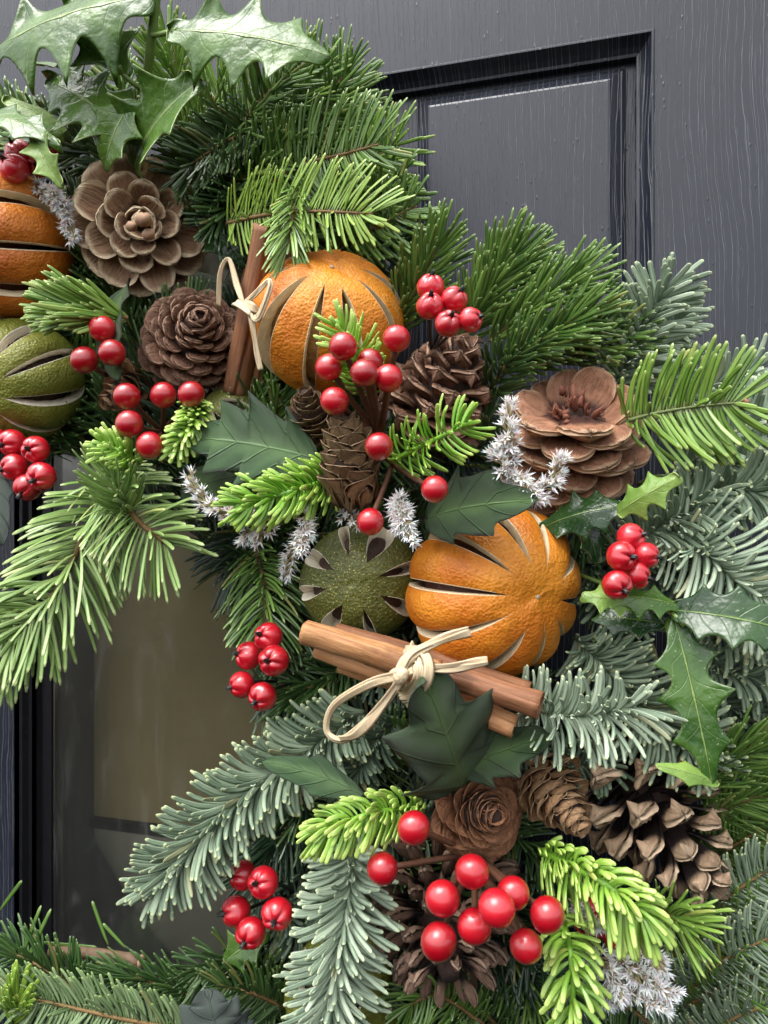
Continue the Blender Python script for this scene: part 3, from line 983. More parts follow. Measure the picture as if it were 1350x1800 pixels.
# ------------------------------------------------------------------ cinnamon and raffia
def quill(parent, a, b, r, mat, seed=0, turns=1.35, spin=0.0, curlin=0.30, name='cinnamon_stick'):
    """a rolled strip of bark from a to b (px, py, h)"""
    rng = np.random.default_rng(seed)
    A, Bv = P(*a), P(*b)
    m = mpp(*[(a[k] + b[k]) / 2 for k in range(3)])
    L = (Bv - A).length
    R = r * m
    NU, NA = 30, 34
    th = np.linspace(0, turns * 2 * math.pi, NA)
    x = np.linspace(0, L, NU)
    w1, w2, w3 = rng.uniform(0, 6, 3)
    prof = []
    for sgn in (1, -1):
        rr = R * (1 - curlin * np.clip((th / (2 * math.pi) - .75) / max(turns - .75, .01), 0, 1)) - (0 if sgn > 0 else R * .13)
        prof.append(rr)
    ro, ri = prof
    def ring(rr, xi, i):
        wob = 1 + .05 * np.sin(xi / L * 5 + w1) + .03 * np.sin(xi / L * 17 + w2 + th * 2) + .03 * np.sin(th * 3 + w3) + .014 * np.sin(th * 11 + w1 + xi / L * 2) + .010 * np.sin(th * 19 + w2 - xi / L * 3)
        bend = .10 * R * np.sin(xi / L * 3.1)
        a = th + spin + .25 * xi / L
        end = rng.uniform(-1, 1, NA) * (.05 * R if i in (0, NU - 1) else 0)
        return np.stack((xi + end, rr * wob * np.cos(a) + bend, rr * wob * np.sin(a)), -1)
    vo = np.array([ring(ro, x[i], i) for i in range(NU)]).reshape(-1, 3)
    vi = np.array([ring(ri, x[i], i) for i in range(NU)]).reshape(-1, 3)
    n = NU * NA
    f = grid_faces(NU, NA, 0) + grid_faces(NU, NA, n, True)
    for j in range(NA - 1):
        f.append((j, j + 1, n + j + 1, n + j)[::-1])
        o = (NU - 1) * NA
        f.append((o + j, o + j + 1, n + o + j + 1, n + o + j))
    for i in range(NU - 1):
        f.append((i * NA, n + i * NA, n + (i + 1) * NA, (i + 1) * NA)[::-1])
        o = NA - 1
        f.append((i * NA + o, n + i * NA + o, n + (i + 1) * NA + o, (i + 1) * NA + o))
    me = mesh_np(name, np.vstack((vo, vi)), f, [M[mat]])
    Q = basis(Bv - A, V(0, 0, 1)).to_4x4()
    Q.translation = A - wloc(parent)
    return add(name, me, parent, Q)

def ribbon(parent, pts, w, name='raffia_strand', strands=3, seed=0, hint=(0, .1, 1), taper=False):
    """a flat, pleated raffia strand through (px, py, h) points"""
    rng = np.random.default_rng(seed)
    m = mpp(*pts[0])
    c0 = spline([P(*p) for p in pts], 40)
    mb = MB()
    for k in range(strands):
        off = (k - (strands - 1) / 2) / max(1, strands) * w * m * .75
        t, s, u = frames(c0, npv(V(*hint)))
        wob = rng.uniform(0, 6, 3)
        ss = np.linspace(0, 1, 40)
        c = c0 + s * (off * (1 + .35 * np.sin(ss * 7 + wob[0])))[:, None] + u * (m * 1.6 * np.sin(ss * 5 + wob[1]) + k * m * 1.0)[:, None]
        tw = .5 * np.sin(ss * 6 + wob[2])
        ww = w * m / strands * .95 * (1 + .25 * np.sin(ss * 9 + wob[1]))
        prof = np.array([(-1, 0), (-.5, .12), (0, -.02), (.5, .12), (1, 0), (.5, -.02), (0, -.16), (-.5, -.02)])
        sd = s * np.cos(tw)[:, None] + u * np.sin(tw)[:, None]
        un = u * np.cos(tw)[:, None] - s * np.sin(tw)[:, None]
        v = c[:, None, :] + ww[:, None, None] * (prof[None, :, 0, None] * sd[:, None, :] + prof[None, :, 1, None] * un[:, None, :])
        kr = 8
        f = []
        for i in range(39):
            for j in range(kr):
                j2 = (j + 1) % kr
                f.append((i * kr + j, i * kr + j2, (i + 1) * kr + j2, (i + 1) * kr + j))
        f.append(tuple(range(kr))[::-1])
        f.append(tuple(39 * kr + j for j in range(kr)))
        mb.put(v.reshape(-1, 3), f, al=np.repeat(ss, kr), cr=np.tile(prof[:, 0], 40), rn=float(k) + seed)
    return mb.add_at(name, parent, [M['raffia']])

# ------------------------------------------------------------------ statice (small papery white flowers)
def floret_mesh(seed):
    rng = np.random.default_rng(seed)
    mb = MB()
    bv, bf = tube(np.array([(0, 0, 0), (0, 0, .35), (0, 0, .6)]), [.05, .13, .16], 6)
    mb.put(bv, bf, 1, al=0)
    n = 6
    for k in range(n):
        a = 2 * math.pi * k / n + rng.uniform(-.2, .2)
        o = rng.uniform(.30, .85)
        d = np.array((math.cos(a) * math.sin(o), math.sin(a) * math.sin(o), math.cos(o)))
        sd = np.array((-math.sin(a), math.cos(a), 0))
        nn = np.cross(d, sd)
        L = rng.uniform(.75, 1.0)
        b = np.array((0, 0, .5))
        w = .095
        p = [b - sd * w * .5, b + sd * w * .5, b + d * L * .45 - sd * w + nn * .02, b + d * L * .45 + nn * -.05, b + d * L * .45 + sd * w + nn * .02, b + d * L - nn * .06 * L]
        mb.put(p, [(0, 3, 2), (0, 1, 3), (1, 4, 3), (2, 3, 5), (3, 4, 5)], 0, al=[0, 0, .6, .5, .6, 1])
    return mb.mesh('floret', [M['petal'], M['statice_bract']], smooth=False)
FLORETS = [floret_mesh(k) for k in range(5)]

def statice(label, paths, size, seed=0, dens=1.0, group='sprigs of small white dried flowers', spread=1.0):
    """paths: list of [(px, py, h)...] spikes of one sprig, each from its foot to its tip"""
    rng = random.Random(seed)
    root = thing('dried_flower_sprig', label, 'dried flowers', P(*paths[0][0]), group)
    o = wloc(root)
    st = MB()
    for pts in paths:
        m = mpp(*pts[0])
        c = spline([P(*p) for p in pts], 24)
        t, s, u = frames(c, npv(V(0, 0, 1)))
        v, f = tube(c, np.linspace(2.2, 1.3, 24) * m, 6)
        st.put(v, f)
        L = np.linalg.norm(np.diff(c, axis=0), axis=1).sum()
        n = max(4, int(L / m / 5.0 * dens))
        for i in range(n):
            q = (i + .5) / n
            q = .12 + .88 * q
            k = min(23, int(q * 23))
            a = rng.uniform(-.4, math.pi + .4)
            lean = rng.uniform(.5, 1.15) * (1 - .55 * max(0, q - .6) / .4)
            rad = s[k] * math.cos(a) + u[k] * math.sin(a)
            d = Vector(t[k] * math.cos(lean) + rad * math.sin(lean) * spread)
            sz = size * .76 * m * rng.uniform(.7, 1.15)
            Q = basis_z(d, V(rng.uniform(-1, 1), rng.uniform(-1, 1), .3)) @ Matrix.Rotation(rng.uniform(0, 6), 3, 'Z') @ Matrix.Diagonal((sz, sz, sz))
            Q = Q.to_4x4()
            Q.translation = Vector(c[k]) + Vector(rad) * (m * 2) - o
            add('floret', FLORETS[rng.randrange(5)], root, Q)
    st.add_at('stem', root, [M['statice_stem']])
    return root
# ================================================================== THE DOOR
def px_x(px, h):
    return P(px, 900, h).x
def px_z(px, py, h):
    return P(px, py, h).z

def door_mat():
    m = NT('slate grey door paint')
    co = m.coord()
    x, y, z = m.xyz(co)[:3]
    wv = m.comb(m.math('MULTIPLY', x, 9.0), 0.0, m.math('MULTIPLY', z, 3.2))
    w1 = m.math('MULTIPLY', m.math('SUBTRACT', m.noise(wv, 1.0, 2), 0.5), 0.036)
    wv2 = m.comb(m.math('MULTIPLY', x, 70.0), 3.0, m.math('MULTIPLY', z, 26.0))
    w2 = m.math('MULTIPLY', m.math('SUBTRACT', m.noise(wv2, 1.0, 3), 0.5), 0.0042)
    xx = m.math('ADD', x, m.math('ADD', w1, w2))
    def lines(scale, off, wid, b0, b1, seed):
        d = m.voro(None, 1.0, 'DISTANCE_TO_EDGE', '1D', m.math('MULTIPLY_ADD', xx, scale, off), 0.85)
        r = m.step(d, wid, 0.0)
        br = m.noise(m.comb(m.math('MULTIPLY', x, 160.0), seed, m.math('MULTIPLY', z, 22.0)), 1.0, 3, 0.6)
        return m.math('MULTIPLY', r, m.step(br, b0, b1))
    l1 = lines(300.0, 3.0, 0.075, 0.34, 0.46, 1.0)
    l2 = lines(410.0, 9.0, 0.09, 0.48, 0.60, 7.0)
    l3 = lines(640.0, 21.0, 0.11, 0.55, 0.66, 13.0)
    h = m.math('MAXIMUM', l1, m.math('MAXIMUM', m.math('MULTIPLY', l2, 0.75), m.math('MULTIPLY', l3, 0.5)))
    dots = m.math('MULTIPLY', m.step(m.voro(m.comb(m.math('MULTIPLY', x, 420), m.math('MULTIPLY', y, 420), m.math('MULTIPLY', z, 190)), 1.0), 0.26, 0.08), 0.55)
    hb = m.math('MAXIMUM', h, m.math('MULTIPLY', dots, m.step(m.noise(co, 60, 2), 0.52, 0.62)))
    soft = m.noise(m.comb(m.math('MULTIPLY', x, 300), 0.0, m.math('MULTIPLY', z, 40)), 1.0, 3)
    nb = m.bump(m.math('ADD', hb, m.math('MULTIPLY', soft, 0.10)), 0.00035, 1.0)
    c = m.mix(m.noise(co, 30, 3), (0.010, 0.0125, 0.021), (0.015, 0.018, 0.028))
    c = m.mix(m.math('MULTIPLY', h, 0.62), c, (0.30, 0.31, 0.35))  # pale tint on the grain ridges puts their gloss highlights into the colour
    return m.out(c, 0.33, nb, Specular_IOR_Level=0.5, Coat_Weight=0.1, Coat_Roughness=0.2)
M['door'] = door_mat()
M['bead'] = simple('glazing bead darkened for shade', (0.016, 0.016, 0.020), 0.35, 0.2, 60, 0.0003)  # near-black colour carries the wreath's shade on the frame

def rect_profile(x0, x1, z0, z1, prof, cap=False):
    """mitred profile round a rectangle: prof = [(inset, h)]"""
    v, f = [], []
    for d, h in prof:
        v += [(x0 + d, -h, z0 + d), (x1 - d, -h, z0 + d), (x1 - d, -h, z1 - d), (x0 + d, -h, z1 - d)]
    for i in range(len(prof) - 1):
        for j in range(4):
            j2 = (j + 1) % 4
            f.append((i * 4 + j, i * 4 + j2, i * 4 + 4 + j2, i * 4 + 4 + j))
    if cap:
        o = (len(prof) - 1) * 4
        f.append((o, o + 1, o + 2, o + 3))
    return np.array(v), f

ZT = px_z(1143, 59, 0)
XR = px_x(1143, 0)
ZB = ZT - 0.95
XL = -0.62
door = thing('front_door', 'slate grey wood-grain front door with a moulded panel and dark glass behind the wreath', 'door', (0, 0, 1.5))
v, f = rect_profile(XL, XR, ZB, ZT, [(-0.30, 0), (-.0022, 0), (-.0014, .0008), (-.0006, .0008), (0, -.0002), (.0008, -.0018), (.0026, -.0046), (.0048, -.0068), (.0062, -.0072), (.0064, -.0120), (.0068, -.0124), (.045, -.0124)])
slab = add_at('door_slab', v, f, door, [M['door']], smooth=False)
gx_ = px_x(712, 0)
v, f = rect_profile(gx_ - .012, gx_ + .03, ZB + .03, ZT - .02, [(0, -.0126)], True)
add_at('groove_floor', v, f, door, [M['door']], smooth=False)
FX0, FX1 = px_x(729, -.004), px_x(1101, -.008)
FZ1 = px_z(1095, 118, -.008)
v, f = rect_profile(FX0, FX1, ZB + .02, FZ1, [(0, -.0126), (.0006, -.0086), (.0022, -.0072), (.0028, -.0074), (.0075, -.0036), (.0080, -.0024), (.0090, -.0021)], True)
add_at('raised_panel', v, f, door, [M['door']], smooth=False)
GX1 = px_x(712, 0)
GZ1 = px_z(650, 182, 0)
GXL = px_x(93, -.006) - .034
GZ0 = px_z(200, 1900, 0) - .05
v, f = rect_profile(GXL, GX1, GZ0, GZ1, [(0, -.0128), (0, .0012), (.0012, .0028), (.0035, .0032), (.0036, .0022), (.0090, .0022), (.0094, .0036), (.0125, .0038), (.0126, -.0060)])
v, f = rect_profile(GXL + .0127, GX1 - .0127, GZ0 + .0127, GZ1 - .0127, [(0, -.0060), (0, .0034), (.0040, .0034), (.0060, .0032), (.0080, .0000), (.0100, -.0006), (.0135, -.0006), (.0150, -.0040), (.0208, -.0052), (.0218, -.0100)])
add_at('glazing_bead', v, f, door, [M['bead']], smooth=False)
add_at('glazing_frame', v, f, door, [M['bead']], smooth=False)
v, f = rect_profile(XL + .03, GXL + .01, ZB + .03, ZT - .02, [(0, -.0126)], True)
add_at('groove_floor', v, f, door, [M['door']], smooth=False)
# the pane: clear glass with its own reflection
gm = NT('window glass')
fr = gm.node('ShaderNodeFresnel')
fr.inputs[0].default_value = 1.5
tr = gm.node('ShaderNodeBsdfTransparent')
tr.inputs[0].default_value = (0.80, 0.82, 0.80, 1)
gl = gm.node('ShaderNodeBsdfGlossy')
gl.inputs['Roughness'].default_value = 0.12
smear = gm.bump(gm.noise(gm.coord(), 22, 3), 0.0006, 0.5)
gm.l.new(smear, gl.inputs['Normal'])
mx = gm.node('ShaderNodeMixShader')
gm.l.new(fr.outputs[0], mx.inputs[0])
gm.l.new(tr.outputs[0], mx.inputs[1])
gm.l.new(gl.outputs[0], mx.inputs[2])
refl_haze = gm.math('MULTIPLY', gm.step(gm.noise(gm.coord(scale=(60, 10, 14)), 1.0, 4, 0.6, 1.0), 0.50, 0.80), 0.10)  # pale streaks of reflection painted on the pane as a diffuse haze
refl_haze = gm.math('ADD', refl_haze, 0.022)
df = gm.node('ShaderNodeBsdfDiffuse')
df.inputs[0].default_value = (0.5, 0.5, 0.48, 1)
mx2 = gm.node('ShaderNodeMixShader')
gm.l.new(refl_haze, mx2.inputs[0])
gm.l.new(mx.outputs[0], mx2.inputs[1])
gm.l.new(df.outputs[0], mx2.inputs[2])
gm.l.new(mx2.outputs[0], gm.n['Material Output'].inputs[0])
v = [(GXL + .034, .0065, GZ0 + .034), (GX1 - .034, .0065, GZ0 + .034), (GX1 - .034, .0065, GZ1 - .034), (GXL + .034, .0065, GZ1 - .034)]
v += [(a, .0105, c) for a, b, c in v]
add_at('glass_pane', v, [(0, 1, 2, 3), (7, 6, 5, 4), (0, 4, 5, 1), (1, 5, 6, 2), (2, 6, 7, 3), (3, 7, 4, 0)], door, [gm.mat], smooth=False)

# the dim hall behind the glass, its panel colours including the pane's reflections
M['hall'] = simple('dim hall paint', (0.13, 0.125, 0.115), 0.9, 0.1, 12)
M['blind'] = simple('brown blind', (0.66, 0.49, 0.25), 0.85, 0.22, 14)
M['blind_low'] = simple('grey lower panel', (0.62, 0.55, 0.45), 0.8, 0.15, 14)
M['black_rail'] = simple('black rail', (0.008, 0.008, 0.008), 0.5, 0.1, 50)
hall = thing('hall_backdrop', 'dim hall seen through the door glass, brown above a thin black rail and grey below', 'interior', P(200, 1300, -.05))
x0, x1, z0, z1 = GXL + .028, GX1 - .028, GZ0 + .028, GZ1 - .028
v = [(x0, .0125, z0), (x1, .0125, z0), (x1, .0125, z1), (x0, .0125, z1), (x0, .10, z0), (x1, .10, z0), (x1, .10, z1), (x0, .10, z1)]
add_at('back_wall', v, [(4, 5, 6, 7), (0, 1, 5, 4), (1, 2, 6, 5), (2, 3, 7, 6), (3, 0, 4, 7)], hall, [M['hall']], smooth=False)
def slabbox(name, x0, x1, z0, z1, y0, y1, mat, parent):
    v = [(x0, y0, z0), (x1, y0, z0), (x1, y0, z1), (x0, y0, z1), (x0, y1, z0), (x1, y1, z0), (x1, y1, z1), (x0, y1, z1)]
    return add_at(name, v, [(0, 1, 2, 3), (7, 6, 5, 4), (0, 4, 5, 1), (1, 5, 6, 2), (2, 6, 7, 3), (3, 7, 4, 0)], parent, [M[mat]], smooth=False)
hh = -.055
zr = px_z(200, 1448, hh)
slabbox('blind', px_x(163, hh), x1 - .003, zr + .004, z1 - .003, .055, .062, 'blind', hall)
slabbox('rail', px_x(88, hh), x1 - .003, zr - .0025, zr + .0036, .050, .064, 'black_rail', hall)
slabbox('lower_panel', px_x(152, hh), x1 - .003, z0 + .003, zr - .003, .055, .062, 'blind_low', hall)
slabbox('rail_end', px_x(60, hh), px_x(123, hh), zr + .004, zr + .022, .051, .063, 'black_rail', hall)

# ================================================================== THE WREATH'S RING
WC = P(40, 1300, 0.0)
def W_(r, deg, h):
    a = math.radians(deg)
    return Vector((WC.x + r * math.cos(a), -h, WC.z + r * math.sin(a)))
def unP(w):
    d = w - CAM
    z = d.dot(FWD)
    return (675 + FPX * d.dot(RGT) / z, 900 - FPX * d.dot(UPV) / z, -w.y)

ring = thing('wreath_base', 'dark mossy ring that carries the fir and decorations of the wreath', 'wreath base', WC)
rng_ = np.random.default_rng(5)
nu_, nv_ = 120, 16
vs = []
for i in range(nu_):
    a = math.radians(-128 + 262 * i / (nu_ - 1))
    for j in range(nv_):
        b = 2 * math.pi * j / nv_
        k = 1 + .10 * math.sin(9 * a + 2 * b) + .08 * math.sin(17 * a - 3 * b) + rng_.normal(0, .05)
        r = .248 + .062 * k * math.cos(b)
        vs.append((WC.x + r * math.cos(a), -(.018 + .017 * k * math.sin(b)), WC.z + r * math.sin(a)))
fs = []
for i in range(nu_ - 1):
    for j in range(nv_):
        i2, j2 = i + 1, (j + 1) % nv_
        fs.append((i * nv_ + j, i2 * nv_ + j, i2 * nv_ + j2, i * nv_ + j2))
fs.append(tuple(range(nv_))[::-1])
fs.append(tuple((nu_ - 1) * nv_ + j for j in range(nv_)))
add_at('moss', vs, fs, ring, [M['moss']])

# ================================================================== FIR: the shaded filling
MARKS = [((250, 400), 'the large tan pine cone'), ((345, 590), 'the round closed pine cone'), ((580, 560), 'the upper whole orange'), ((785, 540), 'the ribbed berries by the door panel'),
         ((785, 680), 'the pointed pine cone'), ((1000, 760), 'the torn pine cone'), ((1250, 700), 'the flat fir sprig at right'), ((1105, 985), 'the ribbed berries at right'), ((870, 1030), 'the large orange'),
         ((630, 1020), 'the flared lime'), ((440, 760), 'the large cloth leaf'), ((60, 670), 'the gold dusted lime'), ((20, 440), 'the dark orange'), ((240, 200), 'the top holly leaves'), ((480, 230), 'the top fir tips'),
         ((660, 330), 'the reddish bud'), ((740, 1190), 'the cinnamon bundle'), ((1240, 1240), 'the hanging holly leaf'), ((1150, 1430), 'the two-tone pine cone'), ((850, 1440), 'the rose-like larch cone'),
         ((780, 1620), 'the spiky dark cone'), ((1060, 1580), 'the fat plastic tip'), ((1120, 1730), 'the bottom right white flowers'), ((1290, 1650), 'the bottom right fronds'), ((460, 1170), 'the ribbed berries at the hole'),
         ((430, 1400), 'the large blue-green branch'), ((450, 1590), 'the lowest ribbed berries'), ((600, 1650), 'the hanging blue-green branch'), ((250, 1690), 'the cut branch end'), ((360, 1780), 'the bottom cloth leaf'),
         ((100, 1780), 'the pale bottom branch'), ((220, 740), 'the loose berries at left'), ((150, 960), 'the drooping fir branch'), ((1280, 1000), 'the right blue-green spray'), ((960, 530), 'the fir tips by the panel moulding')]
USED = {}
def fill_label(a, b, mat, ln):
    cx, cy = (a[0] + b[0]) / 2, (a[1] + b[1]) / 2
    mk = min(MARKS, key=lambda q: (q[0][0] - cx) ** 2 + (q[0][1] - cy) ** 2)
    dx, dy = cx - mk[0][0], cy - mk[0][1]
    tx, ty = b[0] - a[0], b[1] - a[1]
    side = ('right of' if dx > 0 else 'left of') if abs(dx) > abs(dy) else ('below' if dy > 0 else 'above')
    if math.hypot(dx, dy) < 45:
        side = 'behind'
    dr_ = ('right' if tx > 0 else 'left') if abs(tx) > 2 * abs(ty) else ('down' if ty > 0 else 'up') if abs(ty) > 2 * abs(tx) else ('down ' if ty > 0 else 'up ') + ('right' if tx > 0 else 'left')
    tone = dict(fir_dark='dark', fir_black='blackish', fir_mid='mid green', noble_dark='dull blue-green')[mat]
    lab = '%s fir sprig %s %s, pointing %s' % (tone, side, mk[1], dr_)
    k = USED.get(lab, 0)
    USED[lab] = k + 1
    return lab if not k else ('another ' if k == 1 else 'still another ') + lab
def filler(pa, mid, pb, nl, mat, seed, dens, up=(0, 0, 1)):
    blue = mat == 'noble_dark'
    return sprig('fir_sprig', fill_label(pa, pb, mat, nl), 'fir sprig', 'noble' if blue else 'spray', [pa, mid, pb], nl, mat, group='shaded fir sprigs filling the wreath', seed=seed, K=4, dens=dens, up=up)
rr_ = random.Random(11)
k_ = 0
for deg in range(-58, 128, 5):
    for layer in range(4):
        if layer == 3 and not (deg < 32 or deg > 100):
            continue
        r0 = (.19, .215, .25, .285)[layer] + rr_.uniform(-.012, .012)
        d0 = deg + rr_.uniform(-3, 3)
        turn = rr_.choice((-1, 1)) * rr_.uniform(10, 55)
        ln = rr_.uniform(.055, .085)
        h0 = (.028, .034, .030, .024)[layer] + rr_.uniform(-.006, .008)
        a = W_(r0, d0, h0)
        dr = math.radians(d0 + turn + 0)
        if layer == 0:
            ln *= .6
        b = a + Vector((math.cos(dr) * ln, -rr_.uniform(.004, .022), math.sin(dr) * ln))
        pa, pb = unP(a), unP(b)
        if max(pa[0], pb[0]) < -60 or min(pa[0], pb[0]) > 1420 or max(pa[1], pb[1]) < -60 or min(pa[1], pb[1]) > 1860:
            continue
        mid = unP((a + b) / 2 + Vector((0, -.004, 0)))
        ang = (deg + 360) % 360
        blue = deg < 25 and rr_.random() < .5
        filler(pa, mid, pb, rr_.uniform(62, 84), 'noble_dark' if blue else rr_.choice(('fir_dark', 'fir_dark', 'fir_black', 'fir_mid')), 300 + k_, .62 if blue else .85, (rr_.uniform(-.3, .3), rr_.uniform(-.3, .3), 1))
        k_ += 1
for i, deg in enumerate(range(-128, -60, 6)):
    for layer in range(2):
        a = W_((.185, .24)[layer] + rr_.uniform(-.01, .01), deg + rr_.uniform(-2, 2), .03 + rr_.uniform(-.006, .01))
        dr = math.radians(deg + 90 + rr_.uniform(-35, 35) + rr_.choice((0, 180)))
        b = a + Vector((math.cos(dr) * .06, -rr_.uniform(0, .015), math.sin(dr) * .06))
        pa, pb = unP(a), unP(b)
        if max(pa[0], pb[0]) < -60 or min(pa[1], pb[1]) > 1880:
            continue
        filler(pa, unP((a + b) / 2), pb, rr_.uniform(56, 74), rr_.choice(('fir_dark', 'fir_mid', 'fir_black')), 700 + i * 3 + layer, .8)

# ================================================================== FIR: the sprigs one can tell apart
def fir(label, typ, pts, nl, mat, **kw):
    return sprig('noble_fir_sprig' if typ == 'noble' else 'fir_sprig', label, 'fir sprig', typ, pts, nl, mat, **kw)
GR = 'fir sprigs of the wreath'
# top
fir('upright fir sprig behind the holly stem at the top of the wreath', 'spray', [(345, 300, .035), (320, 190, .045), (292, 75, .05)], 78, 'fir_bright', group=GR, seed=1, K=6)
fir('fir sprig fanning upwards just under the large glossy holly leaf', 'thin', [(330, 320, .05), (400, 245, .06), (470, 165, .066), (520, 120, .066)], 92, 'fir_mid', group=GR, seed=2, dens=1.25)
fir('fir sprig whose topmost needles reach up to the dark door moulding', 'thin', [(470, 330, .045), (545, 235, .052), (605, 130, .055)], 92, 'fir_mid', group=GR, seed=3, dens=1.2)
fir('fir sprig with the bare brown twig pointing at the door panel corner', 'nord', [(430, 350, .055), (530, 292, .066), (610, 270, .072), (665, 254, .074)], 96, 'fir_mid', group=GR, seed=4, lens=(1.12, .95), dens=.9, mixture=[(.74, -10, 14, 1.0), (.20, 14, 40, .8), (.06, 50, 90, .45)])
fir('young yellow-green fir sprig above the upright cinnamon sticks', 'nord', [(400, 392, .070), (480, 376, .080), (560, 372, .085), (655, 376, .085)], 88, 'fir_lime', group=GR, seed=5, lens=(1.05, .85), dens=.9, mixture=[(.74, -10, 14, 1.0), (.20, 14, 40, .8), (.06, 50, 90, .45)])
fir('dark fir sprig with a reddish bud over the top of the first orange', 'nord', [(520, 470, .045), (600, 430, .055), (670, 395, .060), (722, 366, .060)], 74, 'fir_mid', group=GR, seed=6, bud=2, dens=1.05)
fir('drooping pale fir tuft hanging beside the upright cinnamon sticks', 'thin', [(530, 330, .075), (515, 385, .085), (508, 435, .088)], 80, 'fir_bright', group=GR, seed=7, a0=38, a1=22, dens=1.1)
fir('short dense dark fir sprig between the holly and the top pine cone', 'fine', [(460, 215, .06), (390, 255, .066), (335, 290, .066), (300, 318, .062)], 62, 'fir_dark', group=GR, seed=8, dens=1.5, sweep=.3)
fir('dark fir sprig in the shade right of the large tan pine cone', 'spray', [(470, 310, .045), (420, 350, .055), (370, 390, .058)], 66, 'fir_dark', group=GR, seed=9, dens=1.1)
fir('dark fir sprig pointing left under the curled holly leaves', 'spray', [(230, 300, .05), (150, 262, .06), (60, 225, .06)], 62, 'fir_dark', group=GR, seed=10, dens=1.1)
fir('fir sprig at the left edge with blurred needles against the door', 'thin', [(120, 290, .04), (60, 240, .045), (-20, 190, .045)], 70, 'fir_mid', group=GR, seed=11)
fir('mid green fir sprig between bare brown twig and door panel', 'nord', [(520, 400, .045), (600, 345, .05), (690, 320, .052)], 84, 'fir_mid', group=GR, seed=12, dens=1.0)
fir('dark fir sprig filling in under the young yellow-green one', 'spray', [(400, 470, .045), (470, 430, .055), (560, 405, .058)], 76, 'fir_dark', group=GR, seed=13, dens=1.0)
# upper right
fir('dark fir sprig standing up right of the first orange', 'spray', [(690, 590, .045), (735, 500, .056), (775, 425, .060)], 86, 'fir_mid', group=GR, seed=14, dens=1.0, a0=42, a1=28)
fir('fir sprig with upright needles behind the ribbed red berries', 'spray', [(800, 610, .045), (855, 520, .056), (905, 440, .060)], 92, 'fir_mid', group=GR, seed=15, dens=1.1, a0=40, a1=24)
fir('glossy fir sprig reaching right towards the panel moulding', 'spray', [(860, 600, .05), (950, 530, .06), (1030, 485, .062)], 88, 'fir_mid', group=GR, seed=16, dens=1.15, a0=38, a1=20)
fir('fir sprig above the torn red-brown pine cone', 'spray', [(880, 650, .05), (960, 590, .064), (1050, 545, .066)], 84, 'fir_mid', group=GR, seed=17, dens=1.05, a0=44, a1=28)
fir('dark fir sprig between the pointed pine cone and the torn one', 'spray', [(850, 700, .05), (900, 630, .06), (955, 595, .062)], 78, 'fir_dark', group=GR, seed=18, a0=50, a1=34)
fir('darker fir sprig left of the blue-green tip against the door', 'spray', [(950, 640, .045), (1020, 585, .055), (1085, 560, .056)], 72, 'fir_dark', group=GR, seed=19, a0=48, a1=34)
fir('pale blue-green fir tip standing up against the door', 'noble', [(1075, 690, .045), (1115, 610, .052), (1150, 540, .056), (1172, 505, .058)], 92, 'noble_pale', group=GR, seed=20, lens=(.95, 1.05), dens=1.1, a0=52, a1=62)
fir('flat green fir sprig with a brown bud reaching over the door at right', 'nord', [(1096, 742, .068), (1150, 727, .074), (1230, 714, .078), (1303, 708, .078)], 108, 'fir_bright', group=GR, seed=21, bud=3, dens=.95, mixture=[(.74, -10, 14, 1.0), (.20, 14, 40, .8), (.06, 50, 90, .45)], lens=(1.0, 1.03), w=8.5, twmat='twig_green')
fir('pale blue-green sprig behind the flat green one at the right edge', 'noble', [(1190, 830, .04), (1280, 770, .045), (1370, 725, .045)], 96, 'noble_pale', group=GR, seed=22, dens=.75, a0=55, a1=68)
fir('dark fir sprig pointing right over the bare door below the flat one', 'thin', [(1120, 850, .035), (1210, 868, .04), (1300, 882, .04)], 62, 'fir_dark', group=GR, seed=23, dens=1.2, a0=40, a1=22)
# right: the blue sprays
fir('blue-green spray with long upright needles behind the ribbed berries at right', 'noble', [(1080, 980, .055), (1150, 930, .062), (1210, 895, .066), (1240, 870, .066)], 104, 'noble', group=GR, seed=24, dens=.85)
fir('blue-green spray leaving the photo at right above the long holly leaf', 'noble', [(1160, 930, .055), (1225, 960, .066), (1290, 1018, .070), (1380, 1075, .070)], 118, 'noble_pale', group=GR, seed=25, dens=.85, a0=50, a1=78, lens=(1.05, 1.0))
fir('shaded blue-green spray of slanting needles under the holly at right', 'noble', [(1010, 1120, .05), (1080, 1190, .062), (1150, 1260, .066), (1210, 1310, .066)], 112, 'noble', group=GR, seed=26, dens=.9, a0=40, a1=76)
fir('clear pale blue-green sprig right of the cinnamon bundle', 'noble', [(905, 1235, .080), (975, 1256, .090), (1050, 1256, .094), (1112, 1242, .096)], 92, 'noble_pale', group=GR, seed=27, dens=.95, lens=(1.0, 1.12), a0=48, a1=82)
fir('blue-green sprig behind the lower holly leaf at the right edge', 'noble', [(1200, 1140, .045), (1280, 1180, .052), (1370, 1200, .052)], 84, 'noble', group=GR, seed=28, dens=.8)
fir('long green fir needles fanning out at right above the two-tone pine cone', 'thin', [(1200, 1400, .055), (1275, 1345, .062), (1370, 1300, .064)], 100, 'fir_mid', group=GR, seed=29, a0=34, a1=18, dens=1.5)
fir('fir sprig at the right edge beside the tip of the hanging holly leaf', 'thin', [(1230, 1440, .05), (1300, 1410, .058), (1380, 1390, .058)], 84, 'fir_mid', group=GR, seed=30, a0=42, a1=30, dens=1.4)
